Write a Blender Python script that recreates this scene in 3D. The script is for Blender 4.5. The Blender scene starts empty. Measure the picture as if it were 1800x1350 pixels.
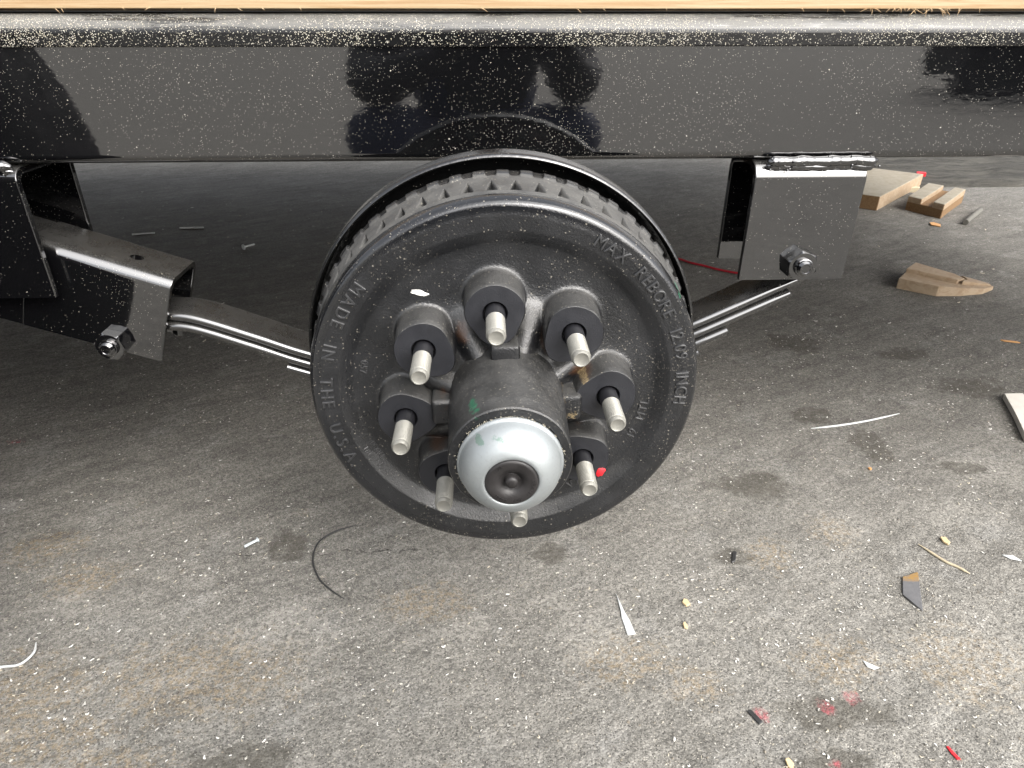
import bpy, bmesh, math, random
import numpy as np
from mathutils import Vector, Matrix, noise as mnoise

random.seed(7)
rng = np.random.default_rng(7)
SC = bpy.context.scene
COL = SC.collection
PI = math.pi
GZ = -0.40                      # ground level; the origin is the centre of the brake drum's face

# ------------------------------------------------------------------ camera
cd = bpy.data.cameras.new('camera')
cam = bpy.data.objects.new('camera', cd)
COL.objects.link(cam)
SC.camera = cam
cd.sensor_fit = 'HORIZONTAL'
cd.sensor_width = 36.0
cd.lens = 36.0 * 1198.0 / 1800.0
cd.clip_start = 0.01
cd.clip_end = 2000
_p, _y, _r = 0.500083, 0.0411651, 0.00048
f = Vector((math.sin(_y) * math.cos(_p), math.cos(_y) * math.cos(_p), -math.sin(_p)))
rt = Vector((math.cos(_y), -math.sin(_y), 0))
up = rt.cross(f)
rt2 = math.cos(_r) * rt + math.sin(_r) * up
up2 = -math.sin(_r) * rt + math.cos(_r) * up
M = Matrix((rt2, up2, -f)).transposed().to_4x4()
M.translation = Vector((-0.0153242, -0.4956132, 0.2816319))
cam.matrix_world = M

# ------------------------------------------------------------------ world and sun
w = bpy.data.worlds.new('World')
SC.world = w
w.use_nodes = True
wn = w.node_tree.nodes
wl = w.node_tree.links
bg = wn['Background']
sky = wn.new('ShaderNodeTexSky')
sky.sky_type = 'NISHITA'
sky.sun_disc = False
SUN_EL, SUN_AZ = math.radians(44), math.radians(148)   # azimuth clockwise from +Y: behind the camera, to the right
sky.sun_elevation = SUN_EL
sky.sun_rotation = SUN_AZ
sky.air_density = 1.0
sky.dust_density = 6.0
sky.ozone_density = 1.0
hs = wn.new('ShaderNodeHueSaturation')
hs.inputs['Saturation'].default_value = 0.28
wl.new(sky.outputs[0], hs.inputs['Color'])
wl.new(hs.outputs[0], bg.inputs['Color'])
bg.inputs['Strength'].default_value = 0.15
sd = bpy.data.lights.new('sun', 'SUN')
sd.energy = 1.0
sd.angle = math.radians(85)
sd.color = (1.0, 0.98, 0.955)
sun = bpy.data.objects.new('sun', sd)
COL.objects.link(sun)
sdir = Vector((math.sin(SUN_AZ) * math.cos(SUN_EL), math.cos(SUN_AZ) * math.cos(SUN_EL), math.sin(SUN_EL)))
sun.rotation_euler = sdir.to_track_quat('Z', 'Y').to_euler()
sun.location = (1, -4, 6)
SC.view_settings.view_transform = 'Standard'
SC.view_settings.look = 'None'
SC.view_settings.gamma = 1
SC.view_settings.use_curve_mapping = False
SC.view_settings.exposure = 1.5

# ------------------------------------------------------------------ helpers: objects
def tag(o, label=None, cat=None, group=None, kind=None):
    if label: o['label'] = label
    if cat: o['category'] = cat
    if group: o['group'] = group
    if kind: o['kind'] = kind
    return o

def thing(name, label, cat, loc=(0, 0, 0), group=None):
    o = bpy.data.objects.new(name, None)
    o.empty_display_size = 0.05
    COL.objects.link(o)
    o.location = loc
    return tag(o, label, cat, group)

FLAT = {'frame_beam', 'side_rail', 'deck_plank', 'crossmember', 'spring_hanger', 'rocker_body', 'nut', 'cast_pad', 'wood_offcut', 'raised_strip'}
def link(name, me, m=None, parent=None, angle=35):
    if m is not None:
        me.materials.clear()
        me.materials.append(m)
    if angle is not None:
        me.shade_smooth()
        me.set_sharp_from_angle(angle=math.radians(angle))
    o = bpy.data.objects.new(name, me)
    COL.objects.link(o)
    if name in FLAT:
        wm = o.modifiers.new('weighted_normal', 'WEIGHTED_NORMAL')      # keeps flat plates optically flat between their rounded edges
        wm.keep_sharp = True
        wm.weight = 90
    if parent is not None:
        o.parent = parent
        # parts are modelled in world coordinates, so undo the parent's offset
        loc = Vector((0, 0, 0))
        p = parent
        while p is not None:
            loc += p.location
            p = p.parent
        o.location = -loc
    return o

def from_arrays(name, v, fc):
    me = bpy.data.meshes.new(name)
    me.from_pydata([tuple(map(float, q)) for q in v], [], [tuple(map(int, q)) for q in fc])
    me.validate()
    me.update()
    return me

def from_bm(name, bm):
    bmesh.ops.recalc_face_normals(bm, faces=bm.faces)
    me = bpy.data.meshes.new(name)
    bm.to_mesh(me)
    bm.free()
    return me

def copy_part(o, name_parent, offset):
    c = o.copy()
    COL.objects.link(c)
    c.parent = name_parent
    c.location = Vector(o.location) + Vector(offset)
    return c

# ------------------------------------------------------------------ helpers: shapes
def add_prism(bm, pts, vec):
    """closed polygon pts (3D) swept along vec"""
    a = [bm.verts.new(p) for p in pts]
    b = [bm.verts.new(Vector(p) + Vector(vec)) for p in pts]
    n = len(pts)
    fs = [bm.faces.new(a), bm.faces.new(list(reversed(b)))]
    for i in range(n):
        fs.append(bm.faces.new((a[i], b[i], b[(i + 1) % n], a[(i + 1) % n])))
    return fs

def add_box(bm, lo, hi, bev=0.0, rot=None, piv=None):
    r = bmesh.ops.create_cube(bm, size=1)
    vs = r['verts']
    c = (Vector(lo) + Vector(hi)) / 2
    d = Vector(hi) - Vector(lo)
    for v in vs:
        v.co = Vector((v.co.x * d.x, v.co.y * d.y, v.co.z * d.z)) + c
    if bev > 0:
        es = list({e for v in vs for e in v.link_edges})
        r2 = bmesh.ops.bevel(bm, geom=es, offset=bev, segments=2, affect='EDGES', profile=0.5)
        vs = list(set(r2['verts']) | {v for v in vs if v.is_valid})
    if rot is not None:
        bmesh.ops.rotate(bm, verts=vs, cent=piv if piv is not None else c, matrix=rot)
    return vs

def add_lathe(bm, prof, n=64, cx=0.0, cz=0.0, close_start=False, close_end=False):
    """profile [(radius, y)] turned about an axis parallel to Y"""
    rings = []
    for r, y in prof:
        rings.append([bm.verts.new((cx + r * math.sin(2 * PI * i / n), y, cz + r * math.cos(2 * PI * i / n))) for i in range(n)])
    for a, b in zip(rings[:-1], rings[1:]):
        for i in range(n):
            j = (i + 1) % n
            bm.faces.new((a[i], b[i], b[j], a[j]))
    if close_start: bm.faces.new(rings[0])
    if close_end: bm.faces.new(list(reversed(rings[-1])))
    return rings

def catmull(pts, per=8):
    P = [Vector(p) for p in pts]
    P = [2 * P[0] - P[1]] + P + [2 * P[-1] - P[-2]]
    out = []
    for i in range(1, len(P) - 2):
        p0, p1, p2, p3 = P[i - 1], P[i], P[i + 1], P[i + 2]
        for k in range(per):
            t = k / per
            out.append(0.5 * ((2 * p1) + (-p0 + p2) * t + (2 * p0 - 5 * p1 + 4 * p2 - p3) * t * t + (-p0 + 3 * p1 - 3 * p2 + p3) * t ** 3))
    out.append(P[-2].copy())
    return out

def add_tube(bm, pts, rad, n=8, jitter=0.0, seed=0):
    P = [Vector(p) for p in pts]
    rads = rad if isinstance(rad, (list, tuple)) else [rad] * len(P)
    rings = []
    for i, p in enumerate(P):
        t = (P[min(i + 1, len(P) - 1)] - P[max(i - 1, 0)]).normalized()
        ref = Vector((0, 0, 1)) if abs(t.z) < 0.9 else Vector((0, 1, 0))
        a = t.cross(ref).normalized()
        b = t.cross(a)
        ring = []
        for k in range(n):
            q = 2 * PI * k / n
            r = rads[i]
            if jitter:
                s = p * 160 + (a * math.cos(q) + b * math.sin(q)) * 1.3 + Vector((seed, 0, 0))
                r *= 1 + jitter * mnoise.noise(s)
            ring.append(bm.verts.new(p + (a * math.cos(q) + b * math.sin(q)) * r))
        rings.append(ring)
    for A, B in zip(rings[:-1], rings[1:]):
        for k in range(n):
            bm.faces.new((A[k], A[(k + 1) % n], B[(k + 1) % n], B[k]))
    bm.faces.new(list(reversed(rings[0])))
    bm.faces.new(rings[-1])

def arc(c, r, a0, a1, n):
    return [(c[0] + r * math.cos(math.radians(a0 + (a1 - a0) * i / n)), c[1] + r * math.sin(math.radians(a0 + (a1 - a0) * i / n))) for i in range(n + 1)]

def u_profile(y0, y1, zb, zt, t, rad, n=7):
    """upside-down U channel in (y, z): plates at y0 and y1, rounded top corners"""
    out = [(y0, zb)] + list(reversed(arc((y0 + rad, zt - rad), rad, 90, 180, n))) + list(reversed(arc((y1 - rad, zt - rad), rad, 0, 90, n))) + [(y1, zb)]
    ri = max(rad - t, 0.001)
    inn = [(y1 - t, zb)] + arc((y1 - rad, zt - rad), ri, 0, 90, n) + arc((y0 + rad, zt - rad), ri, 90, 180, n) + [(y0 + t, zb)]
    return out + inn

def prism_x(bm, prof, x0, x1, bev=0.0):
    """profile in (y,z) swept along x as quads"""
    add_prism(bm, [(x0, y, z) for y, z in prof], (x1 - x0, 0, 0))
    if bev:
        es = [e for e in bm.edges if abs(e.verts[0].co.x - e.verts[1].co.x) < 1e-6 and len(e.link_faces) == 2 and any(len(fc.verts) > 4 for fc in e.link_faces)]
        bmesh.ops.bevel(bm, geom=es, offset=bev, segments=2, affect='EDGES', profile=0.5)

def boolean_diff(me, cutter_me):
    a = bpy.data.objects.new('tmp_a', me); b = bpy.data.objects.new('tmp_b', cutter_me)
    COL.objects.link(a); COL.objects.link(b)
    md = a.modifiers.new('b', 'BOOLEAN'); md.operation = 'DIFFERENCE'; md.object = b; md.solver = 'EXACT'
    bpy.context.view_layer.update()
    dg = bpy.context.evaluated_depsgraph_get()
    r = bpy.data.meshes.new_from_object(a.evaluated_get(dg))
    bpy.data.objects.remove(a); bpy.data.objects.remove(b)
    return r

# ------------------------------------------------------------------ helpers: materials
class NT:
    def __init__(self, name):
        self.m = bpy.data.materials.new(name)
        self.m.use_nodes = True
        self.t = self.m.node_tree
        self.b = self.t.nodes['Principled BSDF']
    def n(self, ty, **kw):
        o = self.t.nodes.new('ShaderNode' + ty)
        for k, v in kw.items(): setattr(o, k, v)
        return o
    def l(self, a, b): self.t.links.new(a, b)
    def set(self, sock, v):
        if hasattr(v, 'is_output') or hasattr(v, 'links') and not isinstance(v, (int, float, tuple)):
            self.l(v, sock)
        else: sock.default_value = v
    def pos(self): return self.n('NewGeometry').outputs['Position']
    def normal_z(self):
        s = self.n('SeparateXYZ'); self.l(self.n('NewGeometry').outputs['Normal'], s.inputs[0]); return s.outputs[2]
    def math(self, op, a, b=0.0, c=None, clamp=False):
        o = self.n('Math', operation=op, use_clamp=clamp)
        self.set(o.inputs[0], a); self.set(o.inputs[1], b)
        if c is not None: self.set(o.inputs[2], c)
        return o.outputs[0]
    def vmul(self, v, s, add=(0, 0, 0)):
        o = self.n('VectorMath', operation='MULTIPLY_ADD'); self.set(o.inputs[0], v); o.inputs[1].default_value = s; o.inputs[2].default_value = add; return o.outputs[0]
    def noise(self, vec, scale, detail=4, rough=0.55, dist=0.0, color=False):
        o = self.n('TexNoise'); self.set(o.inputs['Vector'], vec)
        o.inputs['Scale'].default_value = scale; o.inputs['Detail'].default_value = detail
        o.inputs['Roughness'].default_value = rough; o.inputs['Distortion'].default_value = dist
        return o.outputs['Color' if color else 'Fac']
    def vor(self, vec, scale, feature='F1', rnd=1.0):
        o = self.n('TexVoronoi', feature=feature); self.set(o.inputs['Vector'], vec)
        o.inputs['Scale'].default_value = scale; o.inputs['Randomness'].default_value = rnd
        return o
    def ramp(self, v, a, b, lo=0.0, hi=1.0):
        o = self.n('MapRange', interpolation_type='SMOOTHSTEP'); self.set(o.inputs['Value'], v)
        o.inputs['From Min'].default_value = a; o.inputs['From Max'].default_value = b
        o.inputs['To Min'].default_value = lo; o.inputs['To Max'].default_value = hi
        return o.outputs[0]
    def mix(self, fac, a, b):
        o = self.n('Mix', data_type='RGBA'); self.set(o.inputs[0], fac)
        for s, v in ((o.inputs[6], a), (o.inputs[7], b)):
            if isinstance(v, tuple): s.default_value = (*v[:3], 1)
            else: self.l(v, s)
        return o.outputs[2]
    def mulcol(self, col, fac):
        o = self.n('VectorMath', operation='SCALE'); self.set(o.inputs[0], col); self.set(o.inputs['Scale'], fac); return o.outputs[0]
    def bump(self, h, strength, dist, nrm=None):
        o = self.n('Bump'); o.inputs['Strength'].default_value = strength; o.inputs['Distance'].default_value = dist
        self.set(o.inputs['Height'], h)
        if nrm is not None: self.l(nrm, o.inputs['Normal'])
        return o.outputs[0]
    def spot(self, vec, c, r, wob, wobscale=1.0, soft=0.35):
        """irregular stain of radius r (vector) round c; wob is a noise value"""
        o = self.n('VectorMath', operation='SUBTRACT'); self.set(o.inputs[0], vec); o.inputs[1].default_value = c
        d = self.n('VectorMath', operation='MULTIPLY'); self.l(o.outputs[0], d.inputs[0]); d.inputs[1].default_value = tuple(1 / q for q in r)
        ln = self.n('VectorMath', operation='LENGTH'); self.l(d.outputs[0], ln.inputs[0])
        v = self.math('ADD', ln.outputs['Value'], self.math('MULTIPLY', self.math('SUBTRACT', wob, 0.5), 2.2 * wobscale))
        return self.ramp(v, 1.0 + soft / 2, 1.0 - soft / 2)
    def maxi(self, items):
        r = items[0]
        for q in items[1:]: r = self.math('MAXIMUM', r, q)
        return r
    def out(self, base, rough=0.5, metal=0.0, ior=1.5, normal=None, coat=None):
        b = self.b
        self.set(b.inputs['Base Color'], (*base, 1) if isinstance(base, tuple) else base)
        self.set(b.inputs['Roughness'], rough); self.set(b.inputs['Metallic'], metal); b.inputs['IOR'].default_value = ior
        if normal is not None: self.l(normal, b.inputs['Normal'])
        if coat: b.inputs['Coat Weight'].default_value = coat
        return self.m

def specks(t, p, scale, thr, keep, seed=0.0):
    """scattered flecks: voronoi dots, only some cells kept"""
    q = t.vmul(p, (1, 1, 1), (seed, seed * 0.7, seed * 1.3))
    wv = t.noise(q, scale * 2.3, 1, 0.5, color=True)
    o = t.n('VectorMath', operation='MULTIPLY_ADD'); t.l(wv, o.inputs[0]); o.inputs[1].default_value = (0.35 / scale,) * 3; t.l(q, o.inputs[2])
    v = t.vor(o.outputs[0], scale)
    dot = t.math('LESS_THAN', v.outputs['Distance'], thr)
    s = t.n('SeparateColor'); t.l(v.outputs['Color'], s.inputs[0])
    if isinstance(keep, (int, float)): k = t.math('LESS_THAN', s.outputs[0], keep)
    else:
        k = t.math('LESS_THAN', s.outputs[0], keep)
    return t.math('MULTIPLY', dot, k), s.outputs[1]

def paint_mat(name, amount=0.22, dusty=0.0, wave=1.0, film=0.5, dustcol=(0.066, 0.064, 0.059), radd=0.0, settle=(0.35, 0.95), ior=2.3):
    """wet looking gloss black enamel with sawdust stuck in it"""
    t = NT(name)
    p = t.pos()
    big = t.noise(p, 5.0, 5, 0.75)
    dens = t.math('MULTIPLY', t.ramp(big, 0.33, 0.70, 0.05, 1.0), amount * 2.0)
    s1, r1 = specks(t, p, 450, 0.125, dens, 0.0)
    s2, r2 = specks(t, p, 760, 0.165, dens, 3.1)
    s3, r3 = specks(t, p, 190, 0.10, t.math('MULTIPLY', dens, 0.22), 7.7)
    m = t.maxi([s1, s2, s3])
    if dusty > 0:
        s4, r4 = specks(t, p, 760, 0.34, t.ramp(t.noise(p, 13, 4, 0.65), 0.35, 0.72, dusty * 0.15, dusty), 9.3)
        m = t.math('MAXIMUM', m, s4)
    nz = t.normal_z()
    f_n = t.noise(p, 900, 3, 0.7)
    dust = t.math('MULTIPLY', t.ramp(nz, *settle), t.ramp(t.math('ADD', t.math('MULTIPLY', f_n, 0.5), t.math('MULTIPLY', t.noise(p, 38, 4, 0.7), 0.5)), 0.36, 0.66, 0.6 * film, film))
    if dusty > 0:      # the rail's top is rubbed bare in long streaks
        bare = t.ramp(t.noise(t.vmul(p, (9, 90, 160)), 1.0, 5, 0.7), 0.50, 0.64, 1.0, 0.35)
        dust = t.math('MULTIPLY', dust, t.math('MAXIMUM', bare, t.ramp(t.noise(p, 6, 3, 0.6), 0.4, 0.6)))
    col = t.mix(dust, (0.0028, 0.0028, 0.0032), dustcol)
    col = t.mix(m, col, t.mix(r1, (0.30, 0.27, 0.20), (0.42, 0.40, 0.35)))
    rough = t.math('ADD', t.math('MULTIPLY', t.noise(p, 45, 3), 0.05 + radd), 0.015 + radd)
    streak = t.ramp(t.noise(t.vmul(p, (1.5, 30, 150)), 1.0, 4, 0.7), 0.60, 0.72)
    rough = t.math('ADD', rough, t.math('MULTIPLY', streak, 0.10))
    rough = t.math('MAXIMUM', rough, t.math('MULTIPLY', t.math('MAXIMUM', m, dust), 0.75))
    h1 = t.noise(t.vmul(p, (0.55, 1, 1)), 150, 2, 0.5)
    h2 = t.noise(p, 18, 2, 0.5)
    hh = t.math('ADD', t.math('MULTIPLY', h1, 0.06 * wave), t.math('MULTIPLY', h2, 0.05 * wave))
    hh = t.math('ADD', hh, t.math('MULTIPLY', m, 0.5))
    return t.out(col, rough, 0.0, ior, t.bump(hh, 0.55, 0.0012))

M_BEAM = paint_mat('gloss_black_beam_paint', 0.24, 0.0, 1.0)
M_RAIL = paint_mat('gloss_black_rail_paint', 0.5, 0.85, 1.6, 1.0, (0.125, 0.122, 0.112), 0.10, (0.10, 0.45), 1.55)
M_PAINT = paint_mat('gloss_black_bracket_paint', 0.13, 0.0, 0.5)
M_NUT = paint_mat('gloss_black_nut_paint', 0.04, 0.0, 0.3, 0.25)
M_WELD = paint_mat('gloss_black_weld_paint', 0.10, 0.0, 0.4, 0.0)

def cast_mat():
    t = NT('black_cast_iron')
    p = t.pos()
    nz = t.normal_z()
    n1 = t.noise(p, 38, 4, 0.6)
    n2 = t.noise(p, 1400, 2, 0.6)
    dust = t.math('MULTIPLY', t.ramp(nz, 0.12, 0.72), t.ramp(n1, 0.25, 0.7, 0.55, 1.0))
    dust = t.math('MULTIPLY', dust, t.ramp(n2, 0.25, 0.7, 0.55, 1.0))
    # the ribbed belt was never painted over cleanly and holds dust; the smooth rim radius sheds it
    sp = t.n('SeparateXYZ'); t.l(p, sp.inputs[0])
    ln = t.n('VectorMath', operation='LENGTH'); t.l(t.vmul(p, (1, 0, 1)), ln.inputs[0])
    belt = t.math('MULTIPLY', t.ramp(sp.outputs[1], 0.0145, 0.0185), t.ramp(sp.outputs[1], 0.0565, 0.0585, 1.0, 0.25))
    rim = t.ramp(ln.outputs['Value'], 0.150, 0.156)
    keep = t.math('MAXIMUM', belt, t.math('MULTIPLY', t.math('SUBTRACT', 1.0, rim), 0.6))
    dust = t.math('MULTIPLY', dust, keep)
    col = t.mix(t.ramp(t.noise(p, 16, 4, 0.6), 0.35, 0.75), (0.0062, 0.0066, 0.0076), (0.0118, 0.0123, 0.0138))
    col = t.mix(t.math('MULTIPLY', dust, 0.85), col, t.mix(t.noise(p, 90, 3), (0.040, 0.039, 0.036), (0.108, 0.104, 0.092)))
    s1, r1 = specks(t, p, 330, 0.2, t.ramp(t.noise(p, 22, 3), 0.35, 0.75, 0.02, 0.42), 1.0)
    s2, _ = specks(t, p, 640, 0.3, t.ramp(t.noise(p, 12, 3), 0.4, 0.75, 0.03, 0.42), 5.0)
    sm = t.maxi([s1, t.math('MULTIPLY', s2, 0.55)])
    col = t.mix(t.math('MULTIPLY', sm, 0.6), col, (0.25, 0.23, 0.19))
    wob = t.noise(p, 160, 4, 0.7)
    rust = [t.spot(p, c, r, wob, 0.9, 0.9) for c, r in (
        ((0.034, 0.0, 0.053), (0.005, 0.02, 0.010)), ((-0.050, 0.0, 0.005), (0.005, 0.02, 0.008)),
        ((-0.057, 0.005, -0.045), (0.008, 0.02, 0.006)), ((0.060, 0.005, -0.036), (0.007, 0.02, 0.006)),
        ((0.060, 0.0, 0.026), (0.008, 0.02, 0.007)), ((-0.034, 0.0, 0.060), (0.005, 0.02, 0.008)))]
    col = t.mix(t.math('MULTIPLY', t.maxi(rust), 0.55), col, t.mix(wob, (0.045, 0.016, 0.005), (0.11, 0.045, 0.014)))
    straw = [t.spot(p, c, r, wob, 1.5, 0.3) for c, r in (
        ((0.041, 0.0, 0.008), (0.005, 0.03, 0.007)), ((0.053, 0.0, -0.005), (0.004, 0.03, 0.005)), ((0.064, 0.0, 0.021), (0.005, 0.03, 0.003)))]
    col = t.mix(t.math('MULTIPLY', t.maxi(straw), t.ramp(n2, 0.4, 0.55)), col, (0.25, 0.19, 0.10))
    green = [t.spot(p, c, r, wob, 1.4, 0.3) for c, r in (
        ((-0.0235, -0.08, 0.034), (0.0042, 0.013, 0.005)), ((0.1395, 0.02, 0.0845), (0.003, 0.02, 0.003)))]
    col = t.mix(t.maxi(green), col, (0.015, 0.085, 0.045))
    rough = t.ramp(t.math('ADD', t.math('MULTIPLY', n1, 0.6), t.math('MULTIPLY', dust, 0.6)), 0.1, 1.0, 0.24, 0.85)
    rough = t.math('MULTIPLY', rough, t.math('SUBTRACT', 1.0, t.math('MULTIPLY', t.math('MULTIPLY', rim, t.math('SUBTRACT', 1.0, belt)), 0.62)))
    hh = t.math('ADD', t.math('MULTIPLY', t.noise(p, 620, 3, 0.65), 0.75), t.math('MULTIPLY', t.noise(p, 150, 3, 0.6), 0.6))
    hh = t.math('MULTIPLY', hh, t.math('SUBTRACT', 1.0, t.math('MULTIPLY', t.math('MULTIPLY', rim, t.math('SUBTRACT', 1.0, belt)), 0.65)))
    return t.out(col, rough, 0.0, 1.75, t.bump(hh, 0.5, 0.0012))
M_CAST = cast_mat()


def simple(name, col, rough=0.5, metal=0.0, var=0.25, scale=60, bumpd=0.0, ior=1.5, bs=400):
    t = NT(name); p = t.pos()
    n = t.noise(p, scale, 4, 0.6)
    c = t.mix(n, tuple(q * (1 - var) for q in col), tuple(min(q * (1 + var), 1) for q in col))
    nr = t.bump(t.noise(p, bs, 3, 0.6), 0.6, bumpd) if bumpd else None
    return t.out(c, t.ramp(n, 0.2, 0.8, rough * 0.8, min(rough * 1.2, 1)), metal, ior, nr)

M_LETTER = simple('glint_pale_lettering', (0.022, 0.0225, 0.024), 0.33, 0.0, 0.4, 150, 0.0003, 1.9)  # same paint as the drum; made paler to stand in for edge glints
M_FACE = simple('machined_boss_face', (0.0135, 0.0142, 0.0175), 0.40, 0.0, 0.3, 70, 0.0004, 1.6, 900)
M_STUDBLACK = simple('black_stud_shank', (0.010, 0.010, 0.012), 0.4, 0.0, 0.2, 200, 0.0, 1.6)
M_RUBBER = simple('dark_rubber', (0.016, 0.0145, 0.0145), 0.5, 0, 0.35, 120, 0.0003, 1.5, 700)
M_TYRE = simple('tyre_rubber', (0.0055, 0.0055, 0.006), 0.85, 0, 0.3, 30, 0.0006, 1.2)
M_HOLE = simple('hole_shadow_steel', (0.006, 0.006, 0.006), 0.8, 0, 0.1)
M_REDMARK = simple('red_crayon', (0.62, 0.012, 0.02), 0.6, 0, 0.2, 300)

def zinc_mat(name, base, rough, dull):
    t = NT(name); p = t.pos()
    n = t.noise(p, 60, 4, 0.6); n2 = t.noise(p, 420, 3, 0.6)
    col = t.mix(n, tuple(q * 0.86 for q in base), base)
    wob = t.noise(p, 220, 3, 0.7)
    gr = [t.spot(p, c, r, wob, 1.1, 0.5) for c, r in (((-0.021, -0.107, 0.0265), (0.003, 0.01, 0.0022)), ((-0.006, -0.106, 0.030), (0.006, 0.01, 0.0016)), ((0.010, -0.106, 0.029), (0.005, 0.01, 0.0016)))]
    col = t.mix(t.math('MULTIPLY', t.maxi(gr), 0.6), col, (0.10, 0.2, 0.14))
    dirt = t.math('MULTIPLY', t.ramp(n2, 0.55, 0.8), 0.3)
    col = t.mix(dirt, col, (0.2, 0.2, 0.19))
    return t.out(col, t.ramp(n2, 0.3, 0.8, rough, rough + 0.16), dull, 1.5, t.bump(n2, 0.1, 0.0004))
M_ZINC = zinc_mat('zinc_plated_cap', (0.36, 0.385, 0.39), 0.42, 0.62)
M_STUD = simple('galvanised_thread', (0.23, 0.225, 0.20), 0.42, 0.35, 0.18, 300, 0.0002)

def wood_mat(name, a, b, axis=(1.2, 22, 60), rough=0.65, fleck=0.2):
    t = NT(name); p = t.pos()
    d = t.noise(t.vmul(p, (1.5, 3, 3)), 3, 2, 0.5, color=True)
    o = t.n('VectorMath', operation='MULTIPLY_ADD'); t.l(d, o.inputs[0]); o.inputs[1].default_value = (0.0, 0.02, 0.02); t.l(t.vmul(p, axis), o.inputs[2])
    g = t.noise(o.outputs[0], 6.0, 5, 0.6, 1.3)
    fine = t.noise(t.vmul(p, (axis[0] * 2, axis[1] * 4, axis[2] * 4)), 12, 3, 0.7)
    col = t.mix(t.ramp(g, 0.35, 0.68), a, b)
    col = t.mix(t.math('MULTIPLY', t.ramp(fine, 0.5, 0.8), fleck), col, tuple(q * 0.55 for q in b))
    return t.out(col, rough, 0, 1.45, t.bump(t.math('ADD', g, fine), 0.3, 0.0006))
M_DECK = wood_mat('pine_deck_plank', (0.37, 0.285, 0.175), (0.275, 0.175, 0.085), (1.0, 14, 45))
M_SCRAP = wood_mat('pine_offcut', (0.35, 0.27, 0.185), (0.28, 0.20, 0.125), (6, 6, 10), 0.75)
M_SCRAPPALE = wood_mat('pale_offcut_face', (0.26, 0.235, 0.185), (0.215, 0.185, 0.135), (5, 5, 10), 0.75)
M_SCRAPDARK = wood_mat('sawn_end_grain', (0.22, 0.135, 0.065), (0.15, 0.085, 0.04), (30, 30, 30), 0.85, 0.5)

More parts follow.
